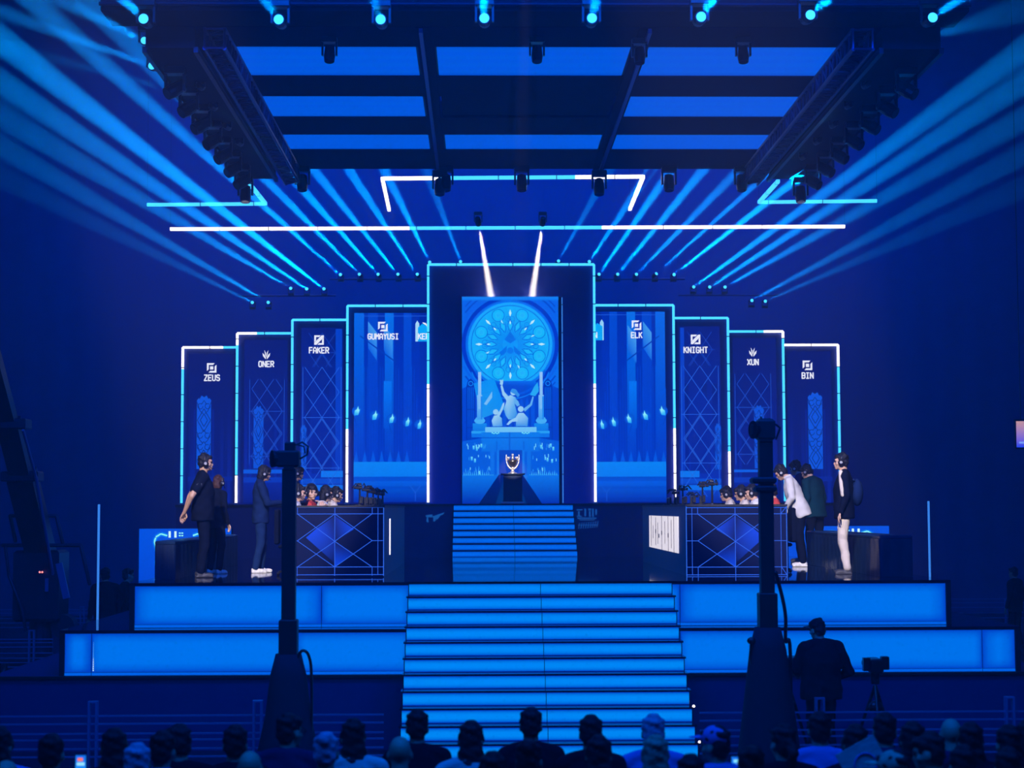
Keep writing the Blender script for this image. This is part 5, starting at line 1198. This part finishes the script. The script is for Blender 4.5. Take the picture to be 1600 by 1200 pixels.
AUD = [
 ('short', 652, 1108, 'spectator in black with dark hair, before the left end of the front stairs', None, C_BLACK),
 ('short', 828, 1106, 'tall dark-haired spectator in black before the middle of the front stairs', None, C_BLACK),
 ('short', 921, 1118, 'dark-haired spectator in black right of centre before the front stairs', None, C_BLACK),
 ('short', 1018, 1117, 'grey-haired spectator in pale top before the right end of the front stairs', M_HAIRG, C_BLUE),
 ('long', 735, 1126, 'long-haired spectator in a white top before the left half of the front stairs', None, C_WHITE),
 ('long', 553, 1122, 'long-haired spectator in a white top between left mast and front stairs', None, C_WHITE),
 ('broad', 450, 1113, 'broad spectator in glasses and dark suit before the left camera mast', None, C_NAVY),
 ('short', 370, 1131, 'dark-haired spectator in dark top left of the left camera mast', None, C_BLACK),
 ('side', 288, 1129, 'spectator with head turned, above the pale blue shirt at left', None, C_BLACK),
 ('short', 256, 1139, 'spectator in a pale blue shirt in the left part of the audience', None, C_BLUE),
 ('long', 182, 1135, 'long-haired spectator in black near the left barrier post', None, C_BLACK),
 ('short', 218, 1158, 'blue-grey haired spectator below the left barrier post', M_HAIRG, C_NAVY),
 ('hold', 84, 1143, 'dark-haired spectator in black above the lit phone at far left', None, C_BLACK),
 ('bob', 3, 1131, 'bob-haired spectator cut by the left edge of the picture', None, C_BLUE),
 ('bald', 14, 1178, 'bald spectator at the bottom left corner', None, C_NAVY),
 ('bald', 392, 1166, 'bald spectator in the nearest row, left of the suited man', None, C_NAVY),
 ('bun', 510, 1143, 'spectator with a pale hair bun, next to the suited spectator', M_HAIRG, C_BLACK),
 ('bald', 625, 1145, 'bald spectator in navy in front of the man at the left end of the stairs', None, C_NAVY),
 ('bob', 768, 1174, 'bob-haired spectator in the nearest row left of centre', None, C_BLACK),
 ('bun', 824, 1156, 'curly-bunned spectator directly in front of the tall man at centre', None, C_NAVY),
 ('long', 933, 1150, 'long-haired spectator in navy in front of the man right of centre', None, C_NAVY),
 ('bob', 1021, 1150, 'blond spectator in front of the grey-haired one at the stairs right end', M_HAIRL, C_BLUE),
 ('caphold', 1120, 1136, 'spectator in a blue cap looking left beside the right camera mast', None, C_BLUE),
 ('short', 1075, 1180, 'dark-haired spectator in the nearest row, left of the blue cap', None, C_BLACK),
 ('pony', 1222, 1134, 'spectator with a ponytail right of the right camera mast', None, C_BLACK),
 ('short', 1276, 1115, 'dark-haired spectator in a mid blue shirt below the camera operator', None, C_BLUE),
 ('signhold', 1332, 1135, 'long-haired spectator in black holding the white fan sign', None, C_BLACK),
 ('short', 1377, 1117, 'tall dark-haired spectator just right of the white fan sign', None, C_NAVY),
 ('bob', 1420, 1131, 'bob-haired spectator in black in the right part of the audience', None, C_BLACK),
 ('side', 1455, 1147, 'spectator turned to the left in the right part of the audience', None, C_NAVY),
 ('bald', 1480, 1122, 'bald blue-lit spectator in the right part of the audience', None, C_NAVY),
 ('long', 1510, 1133, 'long-haired spectator beside the bald blue-lit one', None, C_BLACK),
 ('short', 1498, 1168, 'spectator in a green patterned top in the nearest row at right', None, C_GREEN),
 ('short', 1570, 1137, 'dark-haired spectator with a pale collar near the right edge', None, C_BLACK),
 ('short', 1568, 1172, 'spectator in a green patterned top at the bottom right corner', None, C_GREEN),
 ('bob', 1600, 1129, 'bob-haired spectator cut by the right edge of the picture', None, C_BLACK),
 ('cap', 1396, 1176, 'spectator in a green cap at the bottom, right of the white fan sign', None, C_GREEN),
 ('bun', 1170, 1168, 'spectator with a bun in front of the right camera mast', None, C_NAVY),
]
for a in AUD: seat_at(*a, turn=0 if 'hold' in a[0] else random.uniform(-9, 9))
# the rows of seats under them
M_SEAT = mat('seat fabric', (.01, .012, .03), .85)
spect = [o for o in bpy.data.objects if o.parent is None and o.get('group') == g]
for i, o in enumerate(spect):
    c = thing('audience_chair', (0,0,0), 'dark folding audience chair hidden under a seated spectator', 'chair', 'audience chairs') if i == 0 else copy_tree(c0)
    if i == 0:
        c0 = c
        MB().bbox((-.22, -.20, .40), (.22, .24, .44), .012).build('seat', M_SEAT, c); MB().bbox((-.21, -.25, .50), (.21, -.22, .80), .01).build('backrest', M_SEAT, c)
        for sx in (-1, 1):
            MB().tube((sx*.2, .2, 0), (sx*.2, -.235, .8), .012).build('leg', M_PLASTIC, c); MB().tube((sx*.2, -.22, 0), (sx*.2, .16, .42), .012).build('leg', M_PLASTIC, c)
    c.location = o.location; c.rotation_euler = o.rotation_euler
# things they hold up
D = 12.1; p = W(1352, 1184, D); t = thing('fan_sign', tuple(p), 'white cardboard fan sign tilted up in the right part of the audience', 'sign')
Mx = Matrix.Translation(p) @ Matrix.Rotation(math.radians(-28), 4, 'Y')
mb = MB(); mb.box((-.17, -.004, -.16), (.12, .004, .11), 0, Mx); bd = mb.build('board', C_WHITE, t)
mb = MB(); pts = [Mx @ Vector((-.02+.075*math.cos(a), -.006, -.04+.075*math.sin(a))) for a in [j*PI/10 for j in range(21)]]; mb.path(pts, .006, 6); mb.build('drawn_circle', C_BLUE, bd)
def phone(px_, py, D, label, hot):
    p = W(px_, py, D); t = thing('phone', tuple(p), label, 'phone', 'phones held up in the audience')
    MB().bbox((p.x-.04, p.y, p.z-.075), (p.x+.04, p.y+.009, p.z+.075), .006).build('phone_case', M_PLASTIC, t)
    r = D/2800; Q = Art(px_-.036/r, py-.07/r, px_+.036/r, py+.07/r, D-.001); x0, y0, x1, y1 = Q.r
    Q.rect(x0, y0, x1, y1, (20,110,235), (30,150,250)); Q.rect(x0+(x1-x0)*.2, y0+4, x1-(x1-x0)*.3, y0+9, (255,120,90) if hot else (130,220,250)); Q.rect(x0+2, y0+11, x1-2, y0+16, (150,225,255)); Q.build('display', t)
phone(126, 1196, 12.42, 'lit phone held up at the bottom left of the audience', True)
phone(1151, 1198, 12.68, 'lit phone held up beside the blue cap, before the right camera mast', False)
# crew far back
def crew(px_, D, label, turn, z=0, h=1.75):
    o = person(label, h=h, top=C_BLACK, legs=C_BLACK, hair='short', vox=.014); o.location = (X(px_, D), D, z); o.rotation_euler = (0, 0, math.radians(turn)); return o
crew(166, 35.5, 'crew member in black standing behind the left light tube', 30, 0, 2.0)
crew(199, 36.6, 'crew member in black beside the left lit box', -60, 0, 1.95)
crew(1583, 40.0, 'dim camera operator in black at the right edge', 40, 0, 1.8)
for o in list(bpy.data.objects):       # nothing left unlabelled from the templates
    if o.get('label') == 'x':
        for c in list(o.children_recursive): bpy.data.objects.remove(c)
        bpy.data.objects.remove(o)
sc.collection.children.link(COL)
